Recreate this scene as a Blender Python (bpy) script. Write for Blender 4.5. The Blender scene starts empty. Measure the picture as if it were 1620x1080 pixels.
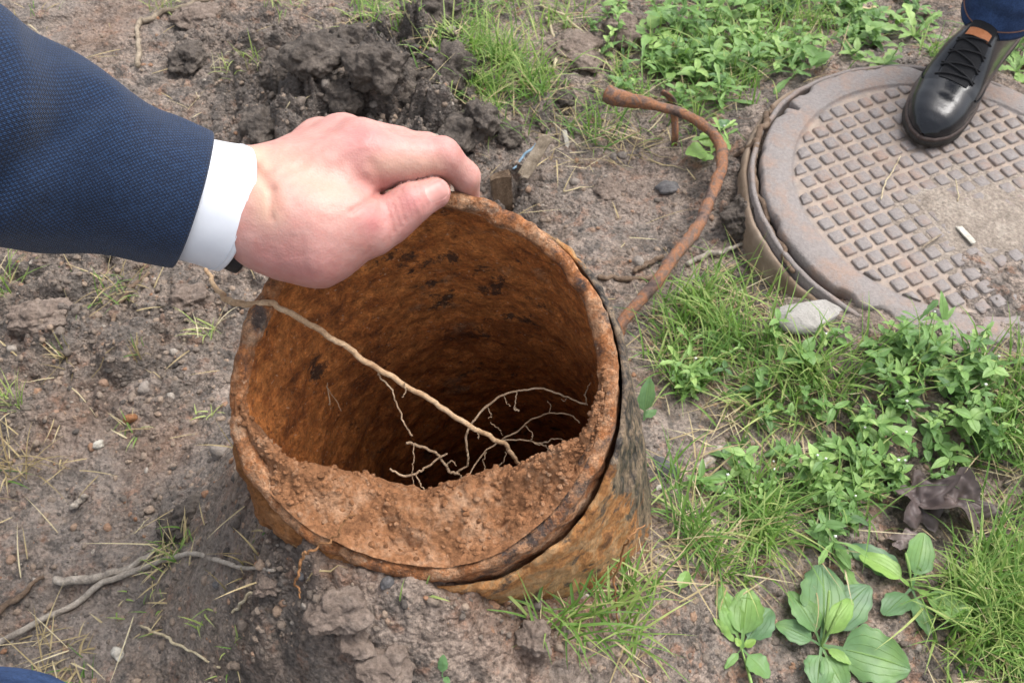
import bpy, math, random
import numpy as np
from mathutils import Vector
from mathutils.bvhtree import BVHTree

# ---------------------------------------------------------------- camera, sky, sun, exposure
SC = bpy.context.scene
COL = SC.collection
H, FPX, PITCH = 0.93, 1575.0, math.radians(52)
cam_data = bpy.data.cameras.new('camera')
cam_data.sensor_width = 36.0
cam_data.lens = 36.0 * FPX / 1620.0
cam_data.clip_start, cam_data.clip_end = 0.02, 500.0
cam_data.dof.use_dof = True
cam_data.dof.focus_distance = 0.76
cam_data.dof.aperture_fstop = 20.0
cam_ob = bpy.data.objects.new('camera', cam_data)
COL.objects.link(cam_ob)
cam_ob.location = (0, 0, H)
cam_ob.rotation_euler = (math.pi / 2 - PITCH, 0, 0)
SC.camera = cam_ob

SUN_EL, SUN_AZ = math.radians(63), math.radians(60)      # azimuth measured from +Y towards +X
w = bpy.data.worlds.new('World')
SC.world = w
w.use_nodes = True
wt = w.node_tree
sky = wt.nodes.new('ShaderNodeTexSky')
sky.sky_type = 'NISHITA'
sky.sun_disc = False
sky.sun_elevation = SUN_EL
sky.sun_rotation = SUN_AZ
sky.air_density, sky.dust_density, sky.ozone_density = 1.0, 4.0, 0.6
hs = wt.nodes.new('ShaderNodeHueSaturation')
hs.inputs['Saturation'].default_value = 0.35             # an overcast, nearly white sky
wt.links.new(sky.outputs['Color'], hs.inputs['Color'])
bg = wt.nodes['Background']
wt.links.new(hs.outputs['Color'], bg.inputs['Color'])
bg.inputs['Strength'].default_value = 0.15
sun_data = bpy.data.lights.new('sun', 'SUN')
sun_data.energy = 1.2
sun_data.angle = math.radians(28)
sun_data.color = (1.0, 0.975, 0.94)
sun = bpy.data.objects.new('sun', sun_data)
COL.objects.link(sun)
sd = Vector((math.sin(SUN_AZ) * math.cos(SUN_EL), math.cos(SUN_AZ) * math.cos(SUN_EL), math.sin(SUN_EL)))
sun.rotation_euler = sd.to_track_quat('Z', 'Y').to_euler()
SC.view_settings.view_transform = 'Standard'
SC.view_settings.look = 'None'
SC.view_settings.gamma = 1.0
SC.view_settings.exposure = 1.2

# ---------------------------------------------------------------- helpers
rng = np.random.default_rng(7)
CAM = np.array([0, 0, H])
VF = np.array([0, math.cos(PITCH), -math.sin(PITCH)])
VR = np.array([1.0, 0, 0])
VU = np.array([0, math.sin(PITCH), math.cos(PITCH)])

def ray(px, py):
    px = np.asarray(px, float)[..., None]; py = np.asarray(py, float)[..., None]
    return VF + (px - 810) / FPX * VR - (py - 540) / FPX * VU

def cam(px, py, D):
    """a point of the place seen in direction (px, py) at depth D metres"""
    return CAM + np.asarray(D, float)[..., None] * ray(px, py)

def gp(px, py, z=0.0):
    r = ray(px, py)
    return CAM + ((z - H) / r[..., 2])[..., None] * r

def _h2(ix, iy, seed):
    h = (ix.astype(np.int64) * 374761393 + iy.astype(np.int64) * 668265263 + seed * 974634777) & 0x7fffffff
    h = ((h ^ (h >> 13)) * 1274126177) & 0x7fffffff
    return ((h ^ (h >> 16)) & 0xffff) / 65535.0

def vn2(x, y, seed=0):
    ix = np.floor(x); iy = np.floor(y); fx = x - ix; fy = y - iy
    fx = fx * fx * fx * (fx * (fx * 6 - 15) + 10); fy = fy * fy * fy * (fy * (fy * 6 - 15) + 10)
    a = _h2(ix, iy, seed); b = _h2(ix + 1, iy, seed); c = _h2(ix, iy + 1, seed); d = _h2(ix + 1, iy + 1, seed)
    return (a + (b - a) * fx) * (1 - fy) + (c + (d - c) * fx) * fy

def fbm2(x, y, o=4, seed=0):
    x = np.asarray(x, float); y = np.asarray(y, float)
    s = 0; a = .5; t = 0
    for i in range(o):
        s = s + a * (vn2(x, y, seed + i * 17) * 2 - 1); t += a
        x, y = (x * .8 - y * .6) * 2.03 + 13.1, (x * .6 + y * .8) * 2.03 + 7.7
        a *= .5
    return s / t

def vn3(x, y, z, seed=0):
    iz = np.floor(z); fz = z - iz; fz = fz * fz * (3 - 2 * fz)
    a = vn2(x + iz * 37.17, y + iz * 17.31, seed); b = vn2(x + (iz + 1) * 37.17, y + (iz + 1) * 17.31, seed)
    return a + (b - a) * fz

def fbm3(P, sc, o=3, seed=0):
    x, y, z = (P[..., i] * sc + 50 for i in range(3))
    s = 0; a = .5; t = 0
    for i in range(o):
        s = s + a * (vn3(x, y, z, seed + i * 13) * 2 - 1); t += a
        x, y, z = x * 2.03 + 3.1, y * 2.03 + 1.7, z * 2.03 + 5.3; a *= .5
    return s / t

def worley(x, y, seed=0):
    ix = np.floor(x); iy = np.floor(y)
    f1 = np.full(x.shape, 9.0); f2 = np.full(x.shape, 9.0); cr = np.zeros(x.shape)
    for dx in (-1, 0, 1):
        for dy in (-1, 0, 1):
            cx = ix + dx; cy = iy + dy
            qx = cx + .15 + .7 * _h2(cx, cy, seed); qy = cy + .15 + .7 * _h2(cx, cy, seed + 5)
            d = np.hypot(qx - x, qy - y); rr = _h2(cx, cy, seed + 9)
            m = d < f1
            f2 = np.where(m, f1, np.minimum(f2, d)); cr = np.where(m, rr, cr); f1 = np.where(m, d, f1)
    return f1, f2, cr

def sstep(a, b, x):
    t = np.clip((x - a) / (b - a), 0, 1); return t * t * (3 - 2 * t)

def tag(o, label, cat=None, group=None, kind=None):
    o['label'] = label
    if cat: o['category'] = cat
    if group: o['group'] = group
    if kind: o['kind'] = kind
    return o

def empty(name, loc, label, cat, group=None):
    o = bpy.data.objects.new(name, None); COL.objects.link(o)
    o.location = tuple(loc); o.empty_display_size = .02
    return tag(o, label, cat, group)

def build(name, V, F, mat, parent=None, loc=None, smooth=True, col=None, uv=None, mats=None, midx=None):
    """V in world metres; origin goes to the parent's place or to loc"""
    V = np.asarray(V, float).reshape(-1, 3)
    off = np.zeros(3)
    if parent is not None:
        q = parent
        while q is not None: off = off + np.array(q.location); q = q.parent
    elif loc is not None: off = np.array(loc, float)
    me = bpy.data.meshes.new(name)
    if isinstance(F, np.ndarray):
        n, k = F.shape
        me.vertices.add(len(V)); me.vertices.foreach_set('co', (V - off).astype(np.float32).ravel())
        me.loops.add(n * k); me.loops.foreach_set('vertex_index', F.astype(np.int32).ravel())
        me.polygons.add(n)
        me.polygons.foreach_set('loop_start', np.arange(0, n * k, k, dtype=np.int32))
        me.polygons.foreach_set('loop_total', np.full(n, k, np.int32))
        me.update(calc_edges=True)
    else:
        me.from_pydata((V - off).tolist(), [], [list(map(int, f)) for f in F]); me.update()
    me.validate()
    me.polygons.foreach_set('use_smooth', np.full(len(me.polygons), smooth))
    if col is not None:
        c = np.ones((len(V), 4), np.float32); c[:, :np.asarray(col).shape[1]] = col
        a = me.color_attributes.new('Col', 'FLOAT_COLOR', 'POINT'); a.data.foreach_set('color', c.ravel())
    if uv is not None:
        l = me.uv_layers.new(name='UVMap'); vi = np.zeros(len(me.loops), np.int32); me.loops.foreach_get('vertex_index', vi)
        l.data.foreach_set('uv', np.asarray(uv, np.float32)[vi].ravel())
    for m in (mats or [mat]): me.materials.append(m)
    if midx is not None: me.polygons.foreach_set('material_index', np.asarray(midx, np.int32))
    ob = bpy.data.objects.new(name, me); COL.objects.link(ob)
    if parent is not None: ob.parent = parent
    elif loc is not None: ob.location = tuple(loc)
    return ob

class MB:
    def __init__(s): s.V = []; s.F = []; s.n = 0; s.C = []; s.UV = []
    def add(s, V, F, c=None, uv=None):
        V = np.asarray(V, float).reshape(-1, 3)
        s.V.append(V); s.F += [[int(i) + s.n for i in f] for f in F]; s.n += len(V)
        s.C.append(np.tile(np.asarray(c if c is not None else (.5, .5, .5), float), (len(V), 1)) if np.ndim(c) < 2 else c)
        if uv is not None: s.UV.append(uv)
        return s
    def build(s, name, mat, parent=None, loc=None, smooth=True):
        return build(name, np.vstack(s.V), s.F, mat, parent, loc, smooth, col=np.vstack(s.C), uv=np.vstack(s.UV) if s.UV else None)

def grid_faces(nu, nv, wrap=False):
    """nu rows of nv verts"""
    F = []
    for i in range(nu - 1):
        for j in range(nv if wrap else nv - 1):
            k = (j + 1) % nv
            F.append((i * nv + j, i * nv + k, (i + 1) * nv + k, (i + 1) * nv + j))
    return F

def spline(P, n):
    P = np.asarray(P, float)
    if len(P) == 2: return P[0] + np.linspace(0, 1, n)[:, None] * (P[1] - P[0])
    Q = np.vstack([2 * P[0] - P[1], P, 2 * P[-1] - P[-2]])
    t = np.linspace(0, len(P) - 1 - 1e-9, n); i = t.astype(int); f = (t - i)[:, None]
    a, b, c, d = Q[i], Q[i + 1], Q[i + 2], Q[i + 3]
    return .5 * (2 * b + (c - a) * f + (2 * a - 5 * b + 4 * c - d) * f ** 2 + (3 * b - a - 3 * c + d) * f ** 3)

def frames(P):
    T = np.gradient(P, axis=0); T /= np.linalg.norm(T, axis=1)[:, None] + 1e-12
    n = np.cross(T[0], [0.3, 0.2, 1.0]); n /= np.linalg.norm(n)
    N = []
    for t in T:
        n = n - t * (n @ t); n /= np.linalg.norm(n); N.append(n)
    N = np.array(N); return T, N, np.cross(T, N)

def tube(P, r, seg=8, rough=0.0, seed=0, flat=1.0):
    P = np.asarray(P, float); n = len(P); r = np.interp(np.linspace(0, 1, n), np.linspace(0, 1, len(np.atleast_1d(r))), np.atleast_1d(r))
    T, N, B = frames(P)
    a = np.linspace(0, 2 * np.pi, seg, endpoint=False)
    R = r[:, None] * np.ones(seg)
    if rough:
        L = np.r_[0, np.cumsum(np.linalg.norm(np.diff(P, axis=0), axis=1))]
        R = R * (1 + rough * fbm2(L[:, None] * 120 + 0 * a, np.cos(a)[None] * 1.5 + seed * 3.7 + np.sin(a)[None] * 2.1 + 0 * L[:, None], 3, seed))
    V = P[:, None] + R[..., None] * (np.cos(a)[None, :, None] * N[:, None] + flat * np.sin(a)[None, :, None] * B[:, None])
    F = grid_faces(n, seg, True)
    V = np.vstack([V.reshape(-1, 3), P[:1] - T[:1] * r[0] * .3, P[-1:] + T[-1:] * r[-1] * .3])
    c0, c1 = n * seg, n * seg + 1
    for j in range(seg):
        k = (j + 1) % seg
        F.append((c0, k, j)); F.append((c1, (n - 1) * seg + j, (n - 1) * seg + k))
    return V, F

def surface_nets(Fv, org, h):
    ins = Fv < 0
    nx, ny, nz = Fv.shape
    S = np.zeros((nx - 1, ny - 1, nz - 1, 3)); cnt = np.zeros((nx - 1, ny - 1, nz - 1))
    cs = [(i, j, k) for i in (0, 1) for j in (0, 1) for k in (0, 1)]
    def sub(A, c): return A[c[0]:nx - 1 + c[0], c[1]:ny - 1 + c[1], c[2]:nz - 1 + c[2]]
    for a in cs:
        for ax in range(3):
            if a[ax]: continue
            b = list(a); b[ax] = 1
            fa, fb = sub(Fv, a), sub(Fv, b); m = (fa < 0) != (fb < 0)
            t = np.where(m, fa / np.where(m, fa - fb, 1), 0)
            for d in range(3):
                S[..., d] += np.where(m, a[d] + (t if d == ax else 0), 0)
            cnt += m
    act = cnt > 0
    idx = np.full(act.shape, -1); idx[act] = np.arange(act.sum())
    base = np.stack(np.nonzero(act), -1)
    V = org + h * (base + S[act] / cnt[act][:, None])
    Q = []
    for ax in range(3):
        sl = [slice(1, -1)] * 3
        sa = [slice(1, n - 1) for n in (nx, ny, nz)]; sb = list(sa)
        sa[ax] = slice(0, (nx, ny, nz)[ax] - 1); sb[ax] = slice(1, (nx, ny, nz)[ax])
        A, B = ins[tuple(sa)], ins[tuple(sb)]
        o1, o2 = [d for d in range(3) if d != ax]
        for m, flip in ((A & ~B, False), (~A & B, True)):
            p = np.stack(np.nonzero(m), -1)
            for d in (o1, o2): p[:, d] += 1
            def at(d1, d2):
                q = p.copy(); q[:, o1] += d1; q[:, o2] += d2; return idx[q[:, 0], q[:, 1], q[:, 2]]
            q = np.stack([at(-1, -1), at(0, -1), at(0, 0), at(-1, 0)], -1)
            if flip ^ (ax == 1): q = q[:, ::-1]
            Q.append(q)
    return V, np.vstack(Q)

# ---------------------------------------------------------------- node helpers
class NT:
    def __init__(s, name):
        s.m = bpy.data.materials.new(name); s.m.use_nodes = True; s.t = s.m.node_tree
        s.p = s.t.nodes['Principled BSDF']; s.out = s.t.nodes['Material Output']
        s._tc = None
    def node(s, ty, **kw):
        n = s.t.nodes.new(ty)
        for k, v in kw.items(): setattr(n, k, v)
        return n
    def put(s, sock, v):
        if hasattr(v, 'is_output'): s.t.links.new(v, sock)
        elif isinstance(v, (tuple, list)): sock.default_value = tuple(v) + ((1,) if len(v) == 3 and len(sock.default_value) == 4 else ())
        else: sock.default_value = v
    def co(s, which='Object'):
        if s._tc is None: s._tc = s.node('ShaderNodeTexCoord')
        return s._tc.outputs[which]
    def attr(s):
        n = s.node('ShaderNodeVertexColor'); n.layer_name = 'Col'
        x = s.node('ShaderNodeSeparateColor'); s.t.links.new(n.outputs['Color'], x.inputs[0]); return x.outputs
    def scale(s, vec, sc):
        n = s.node('ShaderNodeMapping'); s.put(n.inputs['Vector'], vec); n.inputs['Scale'].default_value = sc; return n.outputs[0]
    def noise(s, sc, det=4, rough=.6, dist=0, vec=None):
        n = s.node('ShaderNodeTexNoise'); s.put(n.inputs['Vector'], vec or s.co())
        n.inputs['Scale'].default_value = sc; n.inputs['Detail'].default_value = det
        n.inputs['Roughness'].default_value = rough; n.inputs['Distortion'].default_value = dist
        return n.outputs['Fac']
    def vor(s, sc, feat='F1', vec=None, out='Distance', rnd=1):
        n = s.node('ShaderNodeTexVoronoi'); n.feature = feat; s.put(n.inputs['Vector'], vec or s.co())
        n.inputs['Scale'].default_value = sc; n.inputs['Randomness'].default_value = rnd
        return n.outputs[out]
    def ramp(s, fac, *st):
        n = s.node('ShaderNodeValToRGB'); s.put(n.inputs[0], fac); e = n.color_ramp.elements
        while len(e) < len(st): e.new(.5)
        for el, (p, c) in zip(e, st):
            el.position = p; el.color = (tuple(c) + (1,)) if isinstance(c, (tuple, list)) else (c, c, c, 1)
        return n.outputs[0]
    def mix(s, fac, a, b, mode='MIX'):
        n = s.node('ShaderNodeMix'); n.data_type = 'RGBA'; n.blend_type = mode
        s.put(n.inputs[0], fac); s.put(n.inputs[6], a); s.put(n.inputs[7], b); return n.outputs[2]
    def math(s, op, a, b=0.0, clamp=False):
        n = s.node('ShaderNodeMath'); n.operation = op; n.use_clamp = clamp
        s.put(n.inputs[0], a); s.put(n.inputs[1], b); return n.outputs[0]
    def bump(s, h, strength, dist, normal=None):
        n = s.node('ShaderNodeBump'); s.put(n.inputs['Height'], h)
        n.inputs['Strength'].default_value = strength; n.inputs['Distance'].default_value = dist
        if normal is not None: s.put(n.inputs['Normal'], normal)
        return n.outputs[0]
    def set(s, **kw):
        for k, v in kw.items(): s.put(s.p.inputs[{'color': 'Base Color', 'rough': 'Roughness', 'normal': 'Normal', 'spec': 'Specular IOR Level', 'metal': 'Metallic'}.get(k, k)], v)
        return s.m

# ---------------------------------------------------------------- materials
def m_ground():
    n = NT('mud')
    big = n.noise(6, 8, .68, .3); mid = n.noise(22, 5, .65, .3); fine = n.noise(170, 5, .7); grit = n.noise(620, 3, .7)
    c = n.ramp(big, (.35, (.075, .060, .050)), (.44, (.245, .183, .140)), (.53, (.178, .150, .128)), (.64, (.34, .263, .208)))
    c = n.mix(n.ramp(mid, (.44, 0), (.62, .75)), c, (.38, .30, .245))
    c = n.mix(n.ramp(n.noise(38, 4, .7), (.53, 0), (.66, .8)), c, (.29, .155, .095))
    c = n.mix(n.ramp(n.noise(36, 7, .7, .5), (.52, 0), (.62, .85)), c, (.058, .049, .043))
    c = n.mix(n.ramp(n.noise(95, 5, .7), (.54, 0), (.62, .7)), c, (.075, .060, .050))
    c = n.mix(.85, c, n.ramp(fine, (.28, .08), (.5, .5), (.74, .88)), 'OVERLAY')
    at = n.attr()                                     # r rusty earth, g dark turned clay, b wet smooth mud
    c = n.mix(n.math('MULTIPLY', at[0], n.ramp(mid, (.3, .35), (.6, 1.0))), c, (.27, .112, .04))
    c = n.mix(n.math('MULTIPLY', at[1], .8, True), c, n.ramp(fine, (.3, (.052, .045, .040)), (.7, (.150, .125, .107))))
    c = n.mix(n.math('MULTIPLY', at[2], n.ramp(mid, (.42, .2), (.58, .85))), c, n.ramp(fine, (.3, (.165, .138, .118)), (.7, (.275, .232, .198))))
    c = n.mix(n.ramp(grit, (.68, 0), (.75, .8)), c, (.36, .31, .26))
    r = n.ramp(n.math('SUBTRACT', n.noise(17, 5, .6), n.math('MULTIPLY', at[2], .12)), (.36, .34), (.56, .86))
    v = n.vor(240); v2 = n.vor(110)
    b = n.bump(n.math('ADD', n.math('MULTIPLY', fine, 1.4), n.math('MULTIPLY', v, -1.0)), .9, .006)
    b = n.bump(n.math('ADD', grit, n.math('MULTIPLY', v2, -.6)), .55, .003, b)
    return n.set(color=c, rough=r, normal=b, spec=.45)

def m_rust(name, inner):
    n = NT(name)
    a = n.noise(30, 7, .72, .15); b_ = n.noise(110, 5, .7); f = n.noise(480, 4, .7); sp = n.noise(19, 7, .74, .25)
    if inner:
        c = n.ramp(a, (.32, (.13, .042, .014)), (.44, (.31, .100, .024)), (.55, (.44, .160, .042)), (.66, (.34, .112, .028)))
        c = n.mix(n.ramp(sp, (.575, 0), (.62, .88)), c, (.035, .02, .014))
        c = n.mix(n.ramp(n.noise(17, 5, .7), (.58, 0), (.68, .55)), c, (.28, .17, .095))
    else:
        c = n.ramp(a, (.33, (.085, .045, .03)), (.45, (.30, .115, .04)), (.55, (.38, .21, .115)), (.66, (.33, .12, .036)))
        c = n.mix(n.ramp(sp, (.52, 0), (.60, .9)), c, (.06, .05, .047))
        c = n.mix(n.ramp(n.noise(21, 5, .7), (.55, 0), (.66, .65)), c, (.38, .30, .215))
    c = n.mix(.85, c, n.ramp(b_, (.28, .16), (.5, .5), (.72, .84)), 'OVERLAY')
    c = n.mix(.6, c, n.ramp(f, (.3, .15), (.7, .85)), 'OVERLAY')
    c = n.mix(n.ramp(n.noise(300, 3, .6), (.64, 0), (.70, .6)), c, (.52, .36, .24))
    v = n.vor(150)
    b = n.bump(n.math('ADD', b_, n.math('MULTIPLY', v, -.5)), .8, .004)
    b = n.bump(f, .9, .003, b)
    return n.set(color=c, rough=n.ramp(b_, (.3, .62), (.7, .95)), normal=b, spec=.3)

def m_coat():
    """old bitumen wrap: black tar on the right, rusty tan crust low down (a real patch boundary)"""
    n = NT('tar_coating')
    at = n.attr()
    x = n.noise(30, 6, .72, .6); f = n.noise(260, 4, .7); st = n.noise(1, 7, .75, .6, n.scale(n.co(), (110, 110, 22)))
    tar = n.ramp(st, (.36, (.013, .012, .011)), (.46, (.060, .050, .042)), (.54, (.165, .120, .080)), (.66, (.30, .22, .145)))
    rust = n.ramp(x, (.34, (.14, .062, .024)), (.46, (.37, .165, .052)), (.56, (.33, .205, .10)), (.66, (.44, .22, .085)))
    rust = n.mix(n.ramp(n.noise(55, 5, .7), (.57, 0), (.64, .8)), rust, (.05, .042, .035))
    k = n.math('ADD', at[0], n.math('MULTIPLY', n.math('SUBTRACT', x, .5), 2.6))
    c = n.mix(n.ramp(k, (.45, 0), (.58, 1)), rust, tar)
    c = n.mix(n.ramp(n.math('ADD', at[1], n.math('MULTIPLY', n.math('SUBTRACT', x, .5), 1.6)), (.45, 0), (.65, .8)), c, (.24, .165, .105))
    c = n.mix(.6, c, n.ramp(f, (.25, .15), (.75, .85)), 'OVERLAY')
    b = n.bump(st, .8, .004); b = n.bump(f, .7, .003, b)
    return n.set(color=c, rough=n.ramp(k, (.4, .9), (.6, .55)), normal=b, spec=.4)

def m_soil(name, c0, c1, c2, sc=1.0):
    n = NT(name)
    a = n.noise(34 * sc, 7, .75, .2); f = n.noise(240 * sc, 5, .75)
    c = n.ramp(a, (.32, c0), (.5, c1), (.68, c2))
    c = n.mix(.7, c, n.ramp(f, (.25, .15), (.75, .85)), 'OVERLAY')
    b = n.bump(n.math('ADD', f, n.math('MULTIPLY', n.vor(180 * sc), -.7)), .9, .004)
    return n.set(color=c, rough=.9, normal=b, spec=.25)

def m_crumb():
    n = NT('soil_crumb'); at = n.attr()
    c = n.ramp(at[0], (0, (.075, .064, .056)), (.35, (.175, .14, .113)), (.6, (.26, .195, .145)), (.8, (.24, .125, .07)), (1, (.30, .26, .22)))
    f = n.noise(330, 4, .7)
    c = n.mix(.6, c, n.ramp(f, (.25, .2), (.75, .8)), 'OVERLAY')
    return n.set(color=c, rough=.85, normal=n.bump(f, .8, .003), spec=.3)

def m_simple(name, c, c2, sc=80, rough=.8, bump=.4, bd=.002, spec=.3, c3=None):
    n = NT(name); f = n.noise(sc, 5, .65)
    st = [(.3, c), (.65, c2)] + ([(.8, c3)] if c3 else [])
    return n.set(color=n.ramp(f, *st), rough=rough, normal=n.bump(f, bump, bd), spec=spec)

def m_twig(name, c, c2, c3):
    n = NT(name); f = n.noise(60, 5, .7); g = n.noise(420, 4, .7)
    col = n.ramp(f, (.3, c), (.5, c2), (.7, c3)); col = n.mix(.5, col, n.ramp(g, (.25, .2), (.75, .8)), 'OVERLAY')
    return n.set(color=col, rough=.85, normal=n.bump(g, .7, .002), spec=.25)

def m_rod():
    n = NT('rusty_rod_steel'); a = n.noise(34, 5, .65, .4); g = n.noise(330, 5, .7)
    c = n.ramp(a, (.36, (.055, .034, .027)), (.45, (.13, .080, .060)), (.53, (.25, .105, .045)), (.60, (.125, .085, .066)), (.72, (.19, .10, .055)))
    c = n.mix(.6, c, n.ramp(g, (.25, .2), (.75, .8)), 'OVERLAY')
    return n.set(color=c, rough=.7, normal=n.bump(g, .8, .003), spec=.4)

def m_lid():
    n = NT('cast_iron'); at = n.attr(); a = n.noise(16, 6, .7, .3); f = n.noise(240, 4, .7); e = n.noise(55, 5, .7)
    met = n.ramp(f, (.25, (.125, .110, .105)), (.75, (.225, .20, .19)))
    rust = n.ramp(e, (.3, (.16, .085, .05)), (.7, (.30, .17, .105)))
    c = n.mix(n.ramp(n.math('ADD', n.math('MULTIPLY', a, .75), n.math('MULTIPLY', e, .25)), (.49, 0), (.64, .62)), met, rust)
    dirt = n.ramp(e, (.3, (.20, .155, .122)), (.7, (.33, .262, .21)))
    c = n.mix(n.math('MULTIPLY', at[0], n.ramp(e, (.3, .6), (.6, 1))), c, dirt)      # earth lodged between the studs
    return n.set(color=c, rough=n.ramp(e, (.3, .5), (.7, .8)), normal=n.bump(n.math('ADD', f, e), .5, .003), spec=.45)

def m_concrete():
    n = NT('concrete'); a = n.noise(30, 5, .6); f = n.noise(400, 4, .7)
    c = n.ramp(a, (.3, (.23, .215, .195)), (.7, (.34, .325, .30)))
    c = n.mix(.4, c, n.ramp(f, (.3, .25), (.7, .75)), 'OVERLAY')
    return n.set(color=c, rough=.9, normal=n.bump(f, .5, .002))

def m_leaf(name, lo, mid, hi, veins=False, trans=.3, rough=.5):
    n = NT(name); at = n.attr()
    c = n.ramp(at[0], (0, lo), (.5, mid), (1, hi))
    f = n.noise(120, 4, .6)
    c = n.mix(.35, c, n.ramp(f, (.3, .3), (.7, .72)), 'OVERLAY')
    if veins:
        u = n.math('ABSOLUTE', n.math('SUBTRACT', n.math('MULTIPLY', at[1], 2.0), 1.0))
        vv = n.math('ABSOLUTE', n.math('SINE', n.math('MULTIPLY', u, 3.14159 * 3.2)))
        line = n.ramp(vv, (0, 1.0), (.16, 0))
        mid_ = n.ramp(u, (0, 1), (.045, 0))
        ln = n.math('MAXIMUM', n.math('MULTIPLY', line, .6), mid_)
        c = n.mix(n.math('MULTIPLY', ln, .45), c, hi)
        c = n.mix(n.ramp(n.noise(95, 5, .7), (.66, 0), (.70, .8)), c, (.20, .14, .07))
        c = n.mix(n.ramp(n.noise(23, 3, .6), (.5, 0), (.75, .35)), c, hi)
        hgt = n.math('SUBTRACT', n.math('MULTIPLY', f, .3), n.math('MULTIPLY', ln, .8))
    else:
        u = n.math('ABSOLUTE', n.math('SUBTRACT', n.math('MULTIPLY', at[1], 2.0), 1.0))
        hgt = n.math('SUBTRACT', n.math('MULTIPLY', f, .4), n.ramp(u, (0, .6), (.15, 0)))
    b = n.bump(hgt, .6, .002 if veins else .0015)
    n.set(color=c, rough=rough, normal=b, spec=.4)
    tr = n.node('ShaderNodeBsdfTranslucent'); n.put(tr.inputs['Color'], n.mix(.5, c, (.25, .45, .05)))
    ms = n.node('ShaderNodeMixShader'); ms.inputs[0].default_value = trans
    n.t.links.new(n.p.outputs[0], ms.inputs[1]); n.t.links.new(tr.outputs[0], ms.inputs[2]); n.t.links.new(ms.outputs[0], n.out.inputs[0])
    return n.m

def m_skin():
    n = NT('skin'); at = n.attr()                       # r redness, g pale, b crease
    a = n.noise(45, 4, .6); f = n.noise(900, 3, .6); bl = n.noise(130, 4, .6)
    c = n.ramp(a, (.3, (.41, .205, .175)), (.7, (.475, .265, .228)))
    c = n.mix(n.ramp(bl, (.42, 0), (.68, .45)), c, (.40, .155, .13))
    c = n.mix(n.math('MULTIPLY', at[0], .60), c, (.40, .125, .13))
    c = n.mix(n.math('MULTIPLY', at[1], .8, True), c, (.52, .345, .245))
    c = n.mix(n.math('MULTIPLY', at[2], .35), c, (.33, .11, .085))
    w1 = n.noise(1, 3, .5, .2, n.scale(n.co(), (420, 420, 420)))
    b = n.bump(n.vor(620), .18, .0008); b = n.bump(w1, .18, .001, b)
    n.set(color=c, rough=.5, normal=b, spec=.4)
    n.p.inputs['Subsurface Weight'].default_value = .25
    n.p.inputs['Subsurface Radius'].default_value = (1, .35, .2)
    n.p.inputs['Subsurface Scale'].default_value = .004
    return n.m

def m_nail():
    n = NT('nail'); f = n.noise(60, 2); at = n.attr()
    return n.set(color=n.mix(at[0], n.ramp(f, (.3, (.40, .185, .165)), (.7, (.45, .225, .195))), (.47, .32, .28)), rough=.42, spec=.3)

def m_cloth(name, base, dot, cell, lift=.35, bd=.0006):
    n = NT(name); uv = n.co('UV')
    sx = n.node('ShaderNodeSeparateXYZ'); n.put(sx.inputs[0], uv)
    k = 2 * math.pi / cell
    a = n.math('SINE', n.math('MULTIPLY', sx.outputs[0], k)); b = n.math('SINE', n.math('MULTIPLY', sx.outputs[1], k))
    p = n.math('MULTIPLY', a, b)
    nz = n.noise(260, 3, .6); big = n.noise(9, 3)
    m_ = n.ramp(n.math('ADD', n.math('MULTIPLY', p, .8), n.math('MULTIPLY', n.math('SUBTRACT', nz, .5), 1.4)), (0, 0), (.45, 1))
    c = n.mix(m_, base, dot); c = n.mix(n.ramp(big, (.35, 0), (.7, .25)), c, base)
    th = n.math('ADD', n.math('SINE', n.math('MULTIPLY', sx.outputs[0], k * 3)), n.math('SINE', n.math('MULTIPLY', sx.outputs[1], k * 3)))
    bp = n.bump(n.math('ADD', th, n.math('MULTIPLY', nz, 2.0)), lift, bd)
    n.set(color=c, rough=.88, normal=bp, spec=.2)
    n.p.inputs['Sheen Weight'].default_value = .12
    return n.m

def m_denim():
    n = NT('denim'); f = n.noise(520, 3, .6); a = n.noise(24, 4, .6)
    c = n.ramp(a, (.35, (.010, .021, .055)), (.65, (.030, .058, .135))); c = n.mix(.5, c, n.ramp(f, (.3, .2), (.7, .8)), 'OVERLAY')
    return n.set(color=c, rough=.85, normal=n.bump(f, .6, .0012), spec=.2)

def m_leather():
    n = NT('black_leather'); f = n.noise(300, 4, .6)
    return n.set(color=n.ramp(n.noise(30, 3), (.3, (.0055, .0062, .008)), (.7, (.011, .0125, .016))), rough=n.ramp(f, (.3, .16), (.7, .26)), normal=n.bump(n.vor(500), .10, .0008), spec=.38)

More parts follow.
